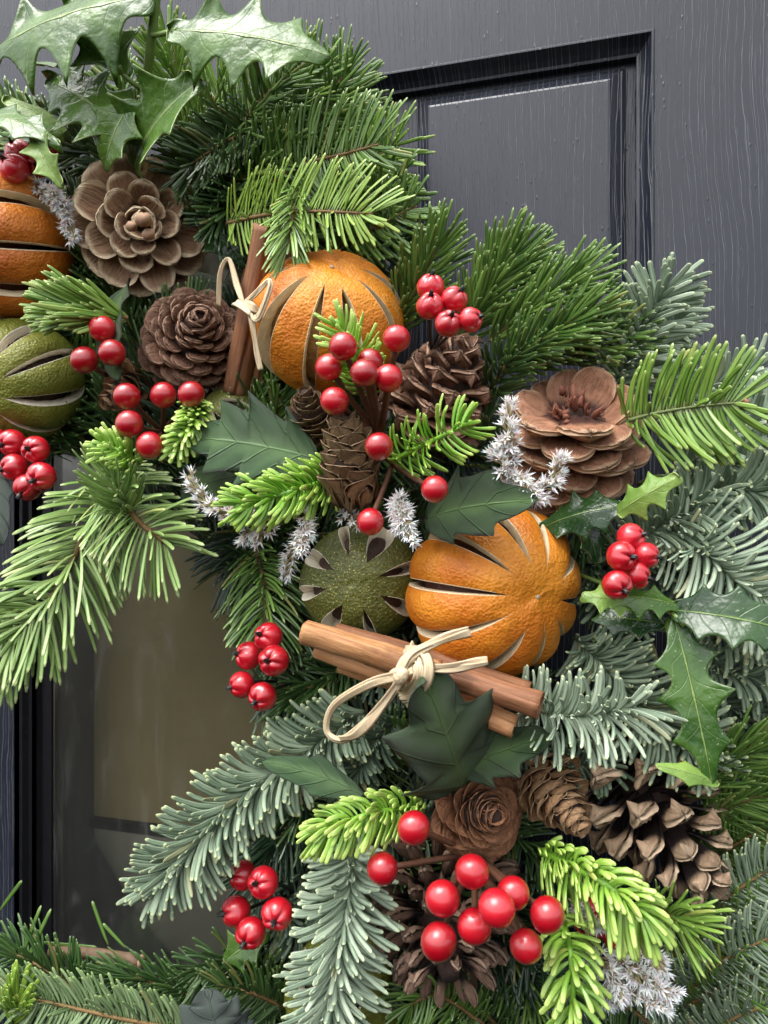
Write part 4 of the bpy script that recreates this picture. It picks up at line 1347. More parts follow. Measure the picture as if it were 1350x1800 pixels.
# more fir behind the first sprigs: top and right
for i, (lab, typ, pts, nl, mt, kw) in enumerate([
        ('leafy fir sprig rising left of the holly stem against the door', 'thin', [(250, 280, .04), (225, 200, .045), (200, 130, .045)], 62, 'fir_mid', {}),
        ('olive fir sprig behind the tip of the large holly leaf', 'thin', [(420, 280, .045), (500, 200, .055), (560, 120, .058)], 92, 'fir_bright', {}),
        ('fir sprig reaching over the dark moulding line at the top', 'thin', [(520, 290, .04), (575, 215, .048), (618, 150, .05)], 84, 'fir_mid', {}),
        ('fir sprig with needles crossing the vertical groove of the door', 'thin', [(560, 330, .045), (640, 290, .052), (700, 250, .054)], 84, 'fir_bright', {}),
        ('fir sprig just right of the young yellow-green one', 'nord', [(560, 430, .045), (630, 385, .055), (705, 330, .056)], 80, 'fir_mid', {}),
        ('fir sprig between the holly stem and the glossy leaf', 'spray', [(320, 290, .05), (360, 210, .056), (395, 140, .056)], 76, 'fir_bright', {}),
        ('fir sprig in the middle of the top mass, left of the yellow-green one', 'spray', [(360, 360, .05), (430, 310, .06), (500, 250, .062)], 80, 'fir_mid', {}),
        ('shaded fir sprig right of the tan pine cone tip', 'spray', [(350, 420, .05), (390, 350, .056), (440, 300, .058)], 70, 'fir_dark', {}),
        ('fir sprig filling the gap above the upper orange', 'spray', [(590, 470, .045), (650, 440, .05), (720, 420, .05)], 74, 'fir_dark', {}),
        ('fir sprig between the ribbed berries and the moulding', 'spray', [(820, 560, .04), (880, 490, .05), (930, 455, .052)], 84, 'fir_mid', dict(a0=42, a1=26)),
        ('fir sprig low behind the torn pine cone top', 'spray', [(900, 640, .045), (985, 600, .055), (1060, 590, .055)], 78, 'fir_mid', dict(a0=44, a1=30)),
        ('fir sprig with long needles beside the blue-green tip', 'spray', [(1000, 640, .045), (1060, 600, .055), (1110, 590, .055)], 78, 'fir_mid', dict(a0=44, a1=30)),
        ('blue-green sprig behind the bud of the flat fir sprig', 'noble', [(1150, 740, .035), (1250, 680, .04), (1330, 650, .04)], 86, 'noble_pale', dict(dens=.7)),
        ('pale blue-green sprig low behind the tip that stands against the door', 'noble', [(1110, 680, .036), (1160, 610, .042), (1195, 560, .044)], 74, 'noble_pale', dict(dens=.8)),
        ('dense blue-green sprig at the right edge under the flat green one', 'noble', [(1180, 800, .036), (1260, 820, .044), (1370, 800, .046)], 84, 'noble', dict(dens=.9)),
        ('blue-green sprig at the right edge above the ribbed berries', 'noble', [(1200, 860, .045), (1290, 860, .052), (1380, 870, .052)], 96, 'noble', dict(dens=.75)),
        ('blue-green sprig between the right ribbed berries and the long holly leaf', 'noble', [(1100, 960, .04), (1180, 1000, .05), (1260, 1050, .052)], 96, 'noble_dark', dict(dens=.8)),
        ('blue-green sprig in the shade right of the large orange', 'noble', [(1010, 960, .045), (1060, 1040, .05), (1130, 1100, .052)], 84, 'noble_dark', dict(dens=.8)),
        ('blue-green sprig under the leaf that leaves the photo at right', 'noble', [(1220, 1090, .045), (1300, 1120, .052), (1390, 1130, .052)], 92, 'noble', dict(dens=.75)),
        ('blue-green sprig between hanging holly leaf and two-tone cone', 'noble', [(1120, 1200, .05), (1190, 1260, .06), (1240, 1330, .062)], 92, 'noble', dict(dens=.8)),
        ('blue-green sprig at the right edge level with the cinnamon', 'noble', [(1250, 1220, .045), (1310, 1260, .05), (1390, 1290, .05)], 88, 'noble_dark', dict(dens=.8)),
        ('fir sprig at the right edge level with the two-tone cone', 'thin', [(1240, 1500, .045), (1310, 1440, .052), (1390, 1400, .052)], 84, 'fir_mid', dict(dens=1.2)),
        ('blue-green tuft right of the dark cloth lobe', 'noble', [(960, 1320, .06), (1010, 1340, .068), (1070, 1345, .07)], 66, 'noble_dark', dict(dens=.8)),
        ('dark fir sprig in the gap between the pointed cone and the white flowers', 'spray', [(900, 860, .04), (865, 790, .05), (850, 730, .052)], 70, 'fir_dark', {}),
        ('blackish fir sprig behind the cloth leaf above the large orange', 'spray', [(760, 800, .04), (830, 800, .05), (900, 800, .05)], 66, 'fir_black', {}),
        ('dark fir sprig in the gap right of the large orange', 'spray', [(1000, 900, .04), (1040, 980, .046), (1060, 1060, .046)], 66, 'fir_dark', {}),
        ('dark blue-green tuft left of the narrow folded cloth leaf', 'noble', [(600, 1240, .05), (560, 1300, .058), (520, 1350, .06)], 72, 'noble_dark', dict(dens=.8)),
        ]):
    fir(lab, typ, pts, nl, mt, group=GR, seed=150 + i, K=5, **kw)
BR = 'fine fir fronds at the bottom right'
BRL = ['fine green fir frond just right of the two-tone pine cone', 'blue-green frond right of the bright green tuft', 'fine green frond running up right from the white flowers',
       'blue-green frond at the right edge below the bright tuft', 'fine green frond in the bottom right corner, upper of two there', 'lowest blue-green frond in the bottom right corner',
       'dark frond under the bottom right white flowers', 'blue-green frond beside the last white flower head', 'dark frond hanging down at the right edge behind the two-tone cone']
for i, (pts, nl, mt) in enumerate([
        ([(1190, 1560, .045), (1270, 1500, .052), (1370, 1440, .052)], 70, 'fir_mid'),
        ([(1220, 1640, .055), (1290, 1570, .062), (1380, 1510, .062)], 72, 'noble'),
        ([(1150, 1700, .05), (1250, 1640, .058), (1370, 1590, .060)], 76, 'fir_mid'),
        ([(1190, 1760, .055), (1270, 1690, .064), (1370, 1640, .066)], 78, 'noble'),
        ([(1160, 1800, .05), (1260, 1740, .06), (1380, 1700, .062)], 76, 'fir_mid'),
        ([(1210, 1850, .055), (1290, 1790, .064), (1380, 1760, .064)], 80, 'noble'),
        ([(1060, 1740, .045), (1130, 1790, .055), (1180, 1850, .055)], 70, 'fir_dark'),
        ([(1090, 1680, .045), (1150, 1720, .052), (1210, 1770, .055)], 70, 'noble'),
        ([(1270, 1460, .04), (1310, 1530, .050), (1340, 1620, .050)], 62, 'fir_dark')]):
    fir(BRL[i], 'fine', pts, nl, mt, group=BR, seed=40 + i, dens=1.05, up=(.1, .2, 1))
fir('bright green fir tuft below the tip of the two-tone pine cone', 'thin', [(1150, 1590, .075), (1180, 1612, .085), (1212, 1630, .088)], 86, 'fir_bright', group=GR, seed=50, dens=2.2, a0=52, a1=34, w=7.5)
# left and centre
fir('small fir sprig of long needles pointing left between orange and lime', 'thin', [(225, 560, .085), (165, 545, .094), (110, 540, .096)], 92, 'fir_bright', group=GR, seed=51, dens=2.6, a0=30, a1=16, w=8)
fir('bright green fir branch drooping over the hole at the left', 'spray', [(215, 850, .075), (158, 925, .088), (105, 1030, .094), (30, 1115, .096)], 112, 'fir_left', group=GR, seed=52, dens=.68, mixture=[(.52, -30, 15, 1.0), (.34, 15, 48, .95), (.14, 50, 85, .55)], tw=14, w=7.6, a0=62, a1=50, droop=.32)
fir('bright green side branch pointing down right over the dark glass', 'spray', [(180, 820, .080), (235, 905, .092), (262, 932, .094), (296, 958, .094)], 112, 'fir_left', group=GR, seed=53, dens=.68, mixture=[(.52, -30, 15, 1.0), (.34, 15, 48, .95), (.14, 50, 85, .55)], tw=14, w=7.6, a0=66, a1=46, droop=.22)
fir('bright green tuft at the root of the drooping fir branch', 'thin', [(230, 910, .085), (210, 870, .096), (195, 830, .100)], 82, 'fir_left', group=GR, seed=54, dens=1.4, a0=42, a1=22)
fir('tip of the drooping fir branch hanging at the left edge', 'spray', [(60, 1060, .088), (0, 1110, .094), (-50, 1160, .094)], 100, 'fir_left', group=GR, seed=55, dens=.68, mixture=[(.52, -30, 15, 1.0), (.34, 15, 48, .95), (.14, 50, 85, .55)], droop=.5, w=8)
fir('almost black fir sprig hanging over the glass under the white flowers', 'thin', [(490, 930, .04), (440, 960, .048), (400, 1000, .05)], 84, 'fir_black', group=GR, seed=56, dens=1.6, droop=.6)
fir('dark green fir sprig hanging above the ribbed berries at the hole', 'thin', [(450, 960, .055), (464, 1030, .066), (466, 1110, .070)], 84, 'fir_mid', group=GR, seed=57, dens=1.1, droop=.3, tw=7)
fir('shaded fir sprig left of the green dried lime', 'spray', [(500, 980, .045), (512, 1060, .052), (500, 1150, .055)], 76, 'fir_dark', group=GR, seed=58)
fir('shaded fir sprig under the left end of the cinnamon bundle', 'spray', [(620, 1160, .05), (560, 1200, .058), (500, 1230, .06)], 72, 'fir_dark', group=GR, seed=59)
fir('large blue-green fir branch reaching left over the dark glass', 'noble', [(640, 1250, .065), (540, 1320, .080), (420, 1405, .090), (330, 1500, .094), (275, 1560, .094)], 104, 'noble', group=GR, seed=60, dens=1.0, tw=10, w=10)
fir('blue-green fir branch hanging down beside the spiky dark pine cone', 'noble', [(625, 1470, .075), (612, 1580, .088), (592, 1700, .092), (575, 1830, .092)], 106, 'noble_pale', group=GR, seed=61, dens=1.0, tw=10, w=10, a0=44, a1=86)
fir('dark blue-green fir tuft in the shade under the raffia loop', 'noble', [(700, 1260, .055), (650, 1320, .066), (610, 1390, .068)], 60, 'noble_dark', group=GR, seed=62, dens=.9)
fir('dark fir sprig in the gap between the two blue-green branches', 'thin', [(540, 1400, .04), (490, 1480, .048), (450, 1560, .05)], 84, 'fir_black', group=GR, seed=63, dens=1.4, droop=.2)
fir('short dark fir sprig under the green cut lime at the bottom', 'fine', [(850, 1800, .06), (770, 1750, .070), (715, 1770, .070)], 66, 'fir_mid', group=GR, seed=64, dens=1.1, droop=.25)
fir('dark fir sprig in the bottom centre below the spiky cone', 'spray', [(900, 1830, .04), (840, 1770, .05), (790, 1720, .05)], 66, 'fir_dark', group=GR, seed=65)
# bottom left
fir('pale fir branch showing its underside along the bottom left edge', 'nord', [(330, 1812, .085), (210, 1790, .092), (100, 1765, .094), (0, 1745, .094)], 72, 'fir_under', group=GR, seed=66, dens=1.0, lens=(1.0, .95), mixture=[(.74, -10, 14, 1.0), (.20, 14, 40, .8), (.06, 50, 90, .45)], droop=.1)
fir('short dark fir sprig above the cloth leaf at the bottom', 'fine', [(500, 1770, .06), (440, 1745, .068), (380, 1732, .068)], 56, 'fir_dark', group=GR, seed=67, dens=1.4)
fir('dark fir sprig below the ribbed berries at the bottom of the hole', 'spray', [(480, 1720, .05), (400, 1690, .055), (330, 1720, .055)], 60, 'fir_dark', group=GR, seed=68, dens=.9)
fir('grey-green tangle of long needles in the bottom left corner', 'thin', [(170, 1770, .06), (90, 1710, .066), (10, 1670, .066)], 72, 'fir_dark', group=GR, seed=69, dens=1.3)
fir('fir sprig lying along the lower rim of the hole', 'thin', [(360, 1760, .055), (270, 1725, .06), (180, 1715, .06)], 64, 'fir_dark', group=GR, seed=70, dens=1.2, a0=45, a1=25)
fir('bright young shoot standing in the bottom left corner', 'thin', [(20, 1800, .094), (28, 1770, .098), (32, 1750, .098)], 70, 'fir_lime', group=GR, seed=71, dens=1.6, a0=26, a1=10, w=10)
stick = thing('cut_branch', 'cut fir branch end lying along the bottom rim of the hole', 'branch', P(110, 1672, .05))
v, f = tube(spline([P(90, 1672, .05), P(170, 1677, .052), P(248, 1690, .055)], 16), [.0030] * 13 + [.0034, .0036, .0030], 10)
add_at('bark', v, f, stick, [M['bark']])
v, f = ball(.0034, 10, 8)
add_at('cut_end', v * np.array((.5, 1, 1)) + npv(P(249, 1690, .055)), f, stick, [M['cut_wood']])
for i, (a, b) in enumerate([((5, 1770, .07), (70, 1590, .06)), ((20, 1750, .07), (88, 1596, .06)), ((190, 1660, .05), (160, 1585, .05)), ((220, 1665, .05), (180, 1625, .05)), ((0, 1600, .03), (38, 1548, .03)), ((60, 1655, .05), (170, 1668, .05))]):
    st_ = thing('loose_needle', ('long loose needle crossing the left edge at the lower rim, left of a parallel pair', 'long loose needle crossing the lower rim, right of a parallel pair', 'short loose needle standing above the cut branch', 'slanting loose needle above the bark end of the cut branch', 'faint loose needle high at the left edge against the door', 'loose needle lying along the cut branch')[i], 'needle', P(*a), 'loose needles at the lower left rim')
    A, Bq = npv(P(*a)), npv(P(*b))
    v, f, at_ = needle_arrays(A[None], N3(Bq - A)[None], N3(N3(Bq - A) + np.array((.06, 0, .05)))[None], npv(V(0, 0, 1))[None], np.array([np.linalg.norm(Bq - A)]), np.array([7 * mpp(*a)]), np.array([.4]))
    add_at('needle', v, f, st_, [M['fir_mid']], attrs=at_)

# ================================================================== BRIGHT PLASTIC SPRIGS
def lime(label, pts, nl, mat='plastic', **kw):
    kw.setdefault('tw', 12)
    return sprig('plastic_fir_pick', label, 'artificial fir', 'plastic', pts, nl, mat, group='lime green plastic fir tips', **kw)
lime('lime plastic fir tip behind the round berries over the first orange', [(650, 690, .085), (625, 620, .100), (594, 570, .104)], 70, 'plastic_pale', seed=101, dens=1.3, w=9)
lime('lime plastic fir tip with curled fingers in front of the pointed pine cone', [(690, 810, .095), (760, 775, .108), (822, 745, .112)], 84, seed=102, dens=.85, w=10, a0=80, a1=48)
lime('lime plastic fir tip above the white flowers left of centre', [(600, 838, .085), (520, 862, .100), (420, 890, .106)], 80, seed=103, dens=1.5, w=10)
lime('small lime plastic fir tip beside the pair of red berries at left', [(350, 705, .085), (335, 745, .096), (305, 795, .100)], 46, 'plastic_pale', seed=104, dens=1.9, w=11)
lime('small lime plastic fir tip at the root of the bright fir branch', [(245, 815, .095), (215, 795, .104), (180, 780, .106)], 52, 'plastic_pale', seed=105, dens=1.7, w=11)
lime('lime plastic fir tip below the dark cloth leaf, pointing left', [(745, 1420, .085), (660, 1428, .104), (560, 1462, .110)], 74, 'plastic_pale', seed=106, dens=1.5, w=12, droop=.55)
lime('fat lime plastic fir tip reaching down right under the two small cones', [(955, 1498, .085), (1040, 1540, .102), (1110, 1590, .108), (1140, 1622, .108)], 92, 'plastic_pale', seed=107, dens=1.5, w=14, droop=.6, tw=18)
lime('yellow-green plastic fir tip hanging down at the bottom edge', [(985, 1610, .090), (1005, 1690, .106), (1005, 1830, .112)], 84, 'plastic_pale', seed=108, dens=.95, w=15, droop=.25, tw=16)

# ================================================================== DRIED FRUIT
fruit('dried_orange', 'dried orange with upright slits beside the cinnamon and raffia, upper one of two whole oranges', 'dried orange', (577, 570, .062), 130, (.10, .60, .72), n=10, ga=.44, gb=2.5, gap=.20, lip=.0, th=.11, flesh='flesh_tan', flare=.05, seed=1, spin=.3, squash=.94, curl=.02, peel='peel')
fruit('dried_orange', 'large dried orange with gaping slits above the cinnamon bundle', 'dried orange', (868, 1034, .066), 152, (.42, -.02, .9), n=10, ga=.36, gb=2.5, gap=.15, lip=.012, th=.10, seed=2, spin=.2, squash=.90, curl=.03, dent=.07)
fruit('dried_orange', 'dark dried orange with sideways slits cut off by the left edge', 'dried orange', (-2, 437, .066), 134, (-.8, -.12, .55), n=11, ga=.45, gb=2.55, gap=.15, lip=.01, seed=3, spin=.5, squash=.96, peel='peel_deep', curl=.02)
fruit('dried_lime', 'gold dusted green dried lime below the dark orange at the left edge', 'dried lime', (42, 668, .062), 104, (-.36, -.36, .86), n=9, ga=.5, gb=2.3, gap=.19, lip=.02, th=.16, peel='peel_green', pith='pith_white', flesh='flesh_dark', seed=4, spin=.9, squash=.92, curl=.02)
fruit('dried_lime', 'dark green dried lime with flared pale slits left of the large orange', 'dried lime', (634, 1022, .068), 102, (-.06, .06, 1.0), n=8, ga=.46, gb=1.62, gap=.30, lip=.02, th=.28, peel='peel_dark', pith='pith_white', flesh='flesh_dark', seed=5, spin=.25, squash=.74, flare=.04, curl=.0, dent=.05, scar=False)
fruit('dried_lime', 'green dried lime mostly hidden behind the hanging blue-green branch at the bottom', 'dried lime', (610, 1735, .050), 108, (.3, -.5, .8), n=7, ga=.55, gb=2.2, gap=.36, peel='peel_green', pith='pith_white', flesh='flesh_dark', seed=6, spin=.1, squash=.9)
fruit('dried_lime', 'small green dried lime peeping out behind the large cloth leaf', 'dried lime', (405, 735, .055), 58, (-.6, .5, .6), n=7, ga=.5, gb=2.2, gap=.4, peel='peel_dark', pith='pith_white', flesh='flesh_dark', seed=7, spin=.4, squash=.9)

# ================================================================== CONES
SK_OPEN = dict(wid=1.0, neck=.50, tip=2.3, th=.10, thtip=.22, bend=.20, cup=.18, umbo=.05, peak=.62)
SK_TORN = dict(wid=1.05, neck=.55, tip=2.4, th=.14, thtip=.22, bend=.24, cup=.06, umbo=.05, peak=.50)
SK_CLOSED = dict(wid=1.0, neck=.5, tip=2.4, th=.14, thtip=.26, bend=.20, cup=.08, umbo=.06, peak=.70)
SK_POINT = dict(wid=1.0, neck=.45, tip=1.25, th=.14, thtip=.22, bend=.08, cup=.14, umbo=.20, peak=.56)
SK_TWO = dict(wid=.86, neck=.55, tip=1.7, th=.12, thtip=.26, bend=.08, cup=.10, umbo=.16, peak=.68)
SK_SPIKE = dict(wid=.55, neck=.55, tip=2.2, th=.12, thtip=.30, bend=-.05, cup=-.10, umbo=.16, peak=.70)
SK_LARCH = dict(wid=1.0, neck=.75, tip=2.0, th=.05, thtip=.04, bend=.06, cup=.30, umbo=0, peak=.5, ragged=.02)

tan_cone = cone('pine_cone', 'large tan pine cone seen from above, its wide open scales edged with cream', (250, 398, .062), (.27, -.26, 1), 140, 134, 38, 'cone_tan', ang=(100, 94, 84, 66, 28), jitter=10.0, miss=.05, scale_kw=SK_OPEN, seed=1, wf=(.70, .40), spin=.4,
     prof=lambda u: float(np.interp(u, [0, .3, .6, .85, 1], [.82, .84, .66, .40, .22])), core=.22)[0]
kb = MB()
for (kx, ky, kh, kr) in ((252, 386, .0995, 15), (232, 398, .0965, 11), (262, 412, .0955, 12)):
    v, f = ball(1, 12, 8, lambda a, b: 1 + .12 * math.sin(3 * b + 2 * a))
    kb.put(v * np.array((kr, kr * .8, kr * .8)) * mpp(kx, ky, kh) + npv(P(kx, ky, kh)), f, rim=.2, sl=1.0)
kb.add_at('heart', tan_cone, [M['cone_tan']])
cone('pine_cone', 'round closed brown pine cone under the large tan one', (346, 588, .068), (.30, .18, .94), 170, 112, 84, 'cone_brown', ang=(112, 18), scale_kw=SK_CLOSED, seed=2, wf=(.60, .30), core=.55,
     prof=lambda u: float(np.interp(u, [0, .25, .6, .85, 1], [.70, .72, .56, .36, .18])), rc=.42)
cone('pine_cone', 'brown pine cone with pointed scales behind the round red berries', (785, 674, .062), (.36, .78, .50), 184, 120, 42, 'cone_brown', ang=(98, 74, 52, 16), scale_kw=SK_POINT, seed=3, wf=(.86, .50), core=.5,
     prof=lambda u: float(np.interp(u, [0, .25, .6, .85, 1], [.74, .76, .66, .50, .30])), rc=.40)
torn, tB, tm, tax, tL, tR = cone('pine_cone', 'red-brown pine cone with a torn fibrous top and broad rounded scales', (1003, 764, .056), (-.04, .70, .70), 255, 142, 40, 'cone_red', ang=(114, 102, 82, 28), jitter=12.0, miss=.08, scale_kw=SK_TORN, seed=4, wf=(.74, .64), upto=.78,
     prof=lambda u: float(np.interp(u, [0, .3, .7, 1], [.72, .82, .74, .60])), core=.34)
fm = MB()
fr_ = random.Random(4)
for k in range(64):
    a = fr_.uniform(0, 6.283)
    r = fr_.uniform(.02, .30) * tR
    rad = tB @ Vector((math.cos(a), math.sin(a), 0))
    s0 = tax * (tL * fr_.uniform(.56, .74)) + rad * r
    d = (tax * fr_.uniform(.8, 1.4) + rad * fr_.uniform(-.5, .4) + V(fr_.uniform(-.5, .5), fr_.uniform(-.5, .5), fr_.uniform(-.3, .5))).normalized()
    ln = tR * fr_.uniform(.08, .24)
    c = np.array([npv(s0), npv(s0 + d * ln * .5), npv(s0 + d * ln + rad * ln * .25)])
    w = tm * fr_.uniform(2.0, 7.0)
    v, f = tube(c, [w, w * .9, w * .35], 5)
    fm.put(v, f)
add('torn_fibres', fm.mesh('torn_fibres', [M['fibre']]), torn)
cone('pine_cone', 'open pine cone with dark scales and tan tips at the lower right', (1158, 1428, .056), (.40, -.66, .55), 300, 128, 50, 'cone_twotone', ang=(118, 24), scale_kw=SK_TWO, seed=5, wf=(.62, .44), core=.30,
     prof=lambda u: float(np.interp(u, [0, .3, .7, 1], [.86, .98, .80, .46])))
cone('pine_cone', 'dark spiky pine cone half hidden behind the lowest bunch of berries', (778, 1612, .060), (.05, -.42, .75), 240, 138, 90, 'cone_dark', ang=(112, 40), scale_kw=SK_SPIKE, seed=6, wf=(.36, .28), core=.42,
     prof=lambda u: float(np.interp(u, [0, .3, .7, 1], [.84, .95, .85, .55])))
def larch(label, ctr, axis, L, R, n, mat, seed, **kw):
    kw.setdefault('prof', lambda u: float(np.interp(u, [0, .2, .55, .85, 1], [.80, .86, .74, .50, .30])))
    kw.setdefault('ang', (74, 12))
    return cone('larch_cone', label, ctr, axis, L, R, n, mat, scale_kw=SK_LARCH, seed=seed, wf=kw.pop('wf', (1.15, .62)), core=.55, rc=.5, group='small larch cones', **kw)
larch('small brown larch cone standing upright, its scales tightly shut, left of a single red berry', (612, 796, .098), (-.10, .88, .35), 140, 94, 46, 'larch', 11, ang=(40, 14), prof=lambda u: float(np.interp(u, [0, .2, .55, .85, 1], [.55, .78, .80, .62, .40])))
larch('small dark larch cone tucked behind the upright larch cone', (545, 725, .082), (-.10, .55, .75), 110, 66, 42, 'larch', 12, ang=(55, 14))
larch('red-brown larch cone opened like a rose under the dark cloth leaf', (853, 1427, .088), (.22, .18, .95), 112, 86, 60, 'larch_red', 13, ang=(78, 12), prof=lambda u: float(np.interp(u, [0, .2, .55, .85, 1], [.92, .86, .70, .46, .26])))
larch('tan larch cone right of the rose-like one, pointing down', (988, 1412, .082), (.40, -.45, .72), 124, 78, 44, 'larch_tan', 14, ang=(62, 14))
larch('small open larch cone half hidden by berries right of the gold dusted lime', (212, 690, .064), (-.45, -.55, .6), 90, 46, 34, 'larch_tan', 15, ang=(86, 20))

# ================================================================== CINNAMON AND RAFFIA
cb = thing('cinnamon_bundle', 'bundle of cinnamon sticks tied with a raffia bow in front of the large orange', 'cinnamon bundle', P(740, 1180, .10), 'cinnamon bundles')
quill(cb, (536, 1110, .104), (770, 1186, .105), 24, 'cinnamon', 1, spin=.7, turns=1.3)
quill(cb, (650, 1146, .100), (950, 1240, .108), 23, 'cinnamon_dark', 8, spin=1.1, turns=1.3)
quill(cb, (560, 1138, .096), (905, 1278, .100), 20, 'cinnamon_light', 2, spin=.8)
quill(cb, (600, 1166, .090), (880, 1262, .092), 18, 'cinnamon', 3, spin=4.0)
quill(cb, (590, 1112, .088), (930, 1218, .092), 19, 'cinnamon_dark', 4, spin=3.0)
bow = ribbon(cb, [(712, 1150, .112), (738, 1160, .124), (742, 1195, .126), (722, 1222, .118), (706, 1228, .106)], 34, 'raffia_bow', 4, 1)
ribbon(bow, [(735, 1140, .112), (716, 1172, .124), (700, 1190, .126), (690, 1206, .118)], 26, 'raffia_wrap', 3, 2)
ribbon(bow, [(706, 1186, .126), (650, 1202, .122), (588, 1240, .116), (574, 1284, .114), (600, 1302, .116), (640, 1275, .120), (678, 1232, .124), (706, 1192, .128)], 13, 'raffia_loop', 2, 3)
ribbon(bow, [(706, 1190, .128), (672, 1240, .124), (628, 1290, .120), (598, 1298, .117)], 9, 'raffia_loop', 1, 4)
ribbon(bow, [(702, 1188, .128), (722, 1150, .124), (770, 1128, .122), (826, 1110, .120)], 15, 'raffia_tail', 2, 5)
ribbon(bow, [(702, 1190, .128), (740, 1176, .124), (800, 1172, .122), (858, 1164, .120)], 14, 'raffia_tail', 2, 6)
v, f = ball(1, 14, 10, lambda a, b: 1 + .08 * math.sin(5 * b + 3 * a))
B_ = np.array(basis(V(.5, .8, .1), V(0, 0, 1)))
add_at('raffia_knot', (v * np.array((17, 13, 12)) * mpp(705, 1188, .127)) @ B_.T + npv(P(705, 1188, .127)), f, bow, [M['raffia']], attrs=dict(al=v[:, 0], cr=v[:, 1], rn=v[:, 2] * 0))
cb2 = thing('cinnamon_bundle', 'upright cinnamon sticks with raffia standing between the round pine cone and the upper orange', 'cinnamon bundle', P(450, 520, .07), 'cinnamon bundles')
quill(cb2, (470, 398, .082), (414, 690, .060), 24, 'cinnamon_dark', 5, spin=1.2)
quill(cb2, (496, 412, .074), (446, 690, .052), 22, 'cinnamon', 6, spin=1.0)
quill(cb2, (455, 420, .048), (404, 680, .046), 18, 'cinnamon_dark', 7, spin=.4)
bow2 = ribbon(cb2, [(416, 530, .090), (442, 545, .096), (466, 556, .090)], 16, 'raffia_bow', 2, 9)
ribbon(bow2, [(424, 540, .088), (446, 520, .094), (470, 494, .096), (474, 506, .098), (452, 560, .098), (440, 545, .094)], 8, 'raffia_loop', 2, 7)
ribbon(bow2, [(440, 540, .094), (446, 585, .094), (458, 650, .092)], 8, 'raffia_tail', 2, 8)
ribbon(bow2, [(385, 540, .070), (388, 478, .078), (402, 456, .080), (416, 500, .082), (430, 540, .088)], 5, 'raffia_loop', 1, 10)

# ================================================================== HOLLY
hs1 = thing('holly_sprig', 'holly sprig with large glossy spiny leaves at the top left', 'holly sprig', P(256, 168, .075), 'holly sprigs')
def stem_(parent, pts, r, mat='holly_stem'):
    m = mpp(*pts[0])
    v, f = tube(spline([P(*p) for p in pts], 16), np.linspace(r, r * .8, 16) * m, 8)
    return add_at('stem', v, f, parent, [M[mat]])
stem_(hs1, [(252, 190, .07), (258, 140, .08), (266, 70, .09), (276, -20, .098)], 9)
stem_(hs1, [(262, 62, .090), (282, 60, .095), (312, 52, .098)], 5)
stem_(hs1, [(255, 160, .078), (236, 148, .085), (214, 130, .09)], 5)
stem_(hs1, [(120, 240, .07), (105, 226, .08), (92, 212, .085)], 5)
leaf(hs1, (272, -6, .098), (-20, 96, .100), 136, nrm=(.05, .40, .9), n=3, depth=.60, wave=.42, fold=-.22, arch=.06, seed=1, shape=.6)
leaf(hs1, (296, 54, .098), (580, 98, .094), 104, nrm=(.0, .22, .97), n=3, depth=.56, wave=.40, fold=-.16, arch=.05, seed=2, shape=.6)
leaf(hs1, (222, 136, .088), (112, 10, .080), 84, nrm=(.2, .1, .97), n=3, depth=.55, wave=.3, fold=.15, seed=3, shape=.65)
leaf(hs1, (236, 240, .082), (84, 142, .078), 88, nrm=(-.1, .15, .97), n=3, depth=.55, wave=.25, fold=-.1, seed=4, shape=.65)
leaf(hs1, (236, 300, .074), (356, 140, .092), 92, nrm=(-.35, .1, .95), n=2, depth=.5, wave=.25, fold=.35, seed=5, shape=.6)
leaf(hs1, (112, 236, .085), (8, 176, .090), 44, 'holly_light', nrm=(.2, .5, .85), n=2, depth=.5, wave=.3, fold=-.3, seed=6, shape=.55)
leaf(hs1, (150, 130, .074), (30, 120, .078), 40, 'holly', nrm=(.1, .8, .6), n=3, depth=.5, wave=.4, fold=-.2, seed=7)
leaf(hs1, (236, 175, .088), (185, 300, .080), 66, 'holly', nrm=(-.2, .1, .95), n=2, depth=.45, wave=.3, fold=.2, seed=8)
hs2 = thing('holly_leaf', 'curled holly leaf with pale spines over the red berries at the top left', 'holly leaf', P(0, 220, .09))
leaf(hs2, (-50, 205, .095), (108, 258, .100), 46, 'holly', nrm=(.1, .5, .85), n=2, depth=.5, wave=.3, fold=-.2, seed=9, name='leaf_blade')
leaf(hs2, (60, 235, .098), (112, 330, .098), 34, 'holly_light', nrm=(-.3, .2, .9), n=2, depth=.55, wave=.3, fold=.3, seed=10, name='leaf_blade', shape=.5)
hs3 = thing('holly_sprig', 'holly sprig with a long hanging leaf and one leaf leaving the photo at right', 'holly sprig', P(1180, 1075, .085), 'holly sprigs')
stem_(hs3, [(1150, 1055, .075), (1182, 1078, .088), (1205, 1100, .092)], 6)
stem_(hs3, [(1182, 1078, .088), (1120, 1050, .075), (1020, 1010, .06)], 5)
leaf(hs3, (1178, 1072, .088), (1420, 1118, .096), 62, 'holly_dark', nrm=(.0, .35, .95), n=3, depth=.38, wave=.15, fold=.12, seed=11, shape=.55)
leaf(hs3, (1184, 1082, .088), (1252, 1380, .100), 66, 'holly_mid', nrm=(-.15, .1, 1), n=3, depth=.52, wave=.3, fold=.15, seed=12, shape=.6, arch=.05)
leaf(hs3, (1196, 1066, .088), (1036, 1052, .096), 40, 'holly', nrm=(.0, .7, .75), n=3, depth=.5, wave=.35, fold=-.3, seed=13, shape=.55)
leaf(hs3, (1120, 1066, .094), (1022, 1048, .098), 38, 'holly_light', nrm=(.1, .5, .85), n=2, depth=.55, wave=.3, fold=-.2, seed=17, shape=.5)
leaf(hs3, (1170, 1098, .082), (1040, 1088, .080), 40, 'holly_dark', nrm=(.0, .5, .85), n=2, depth=.4, wave=.3, fold=-.15, seed=14)
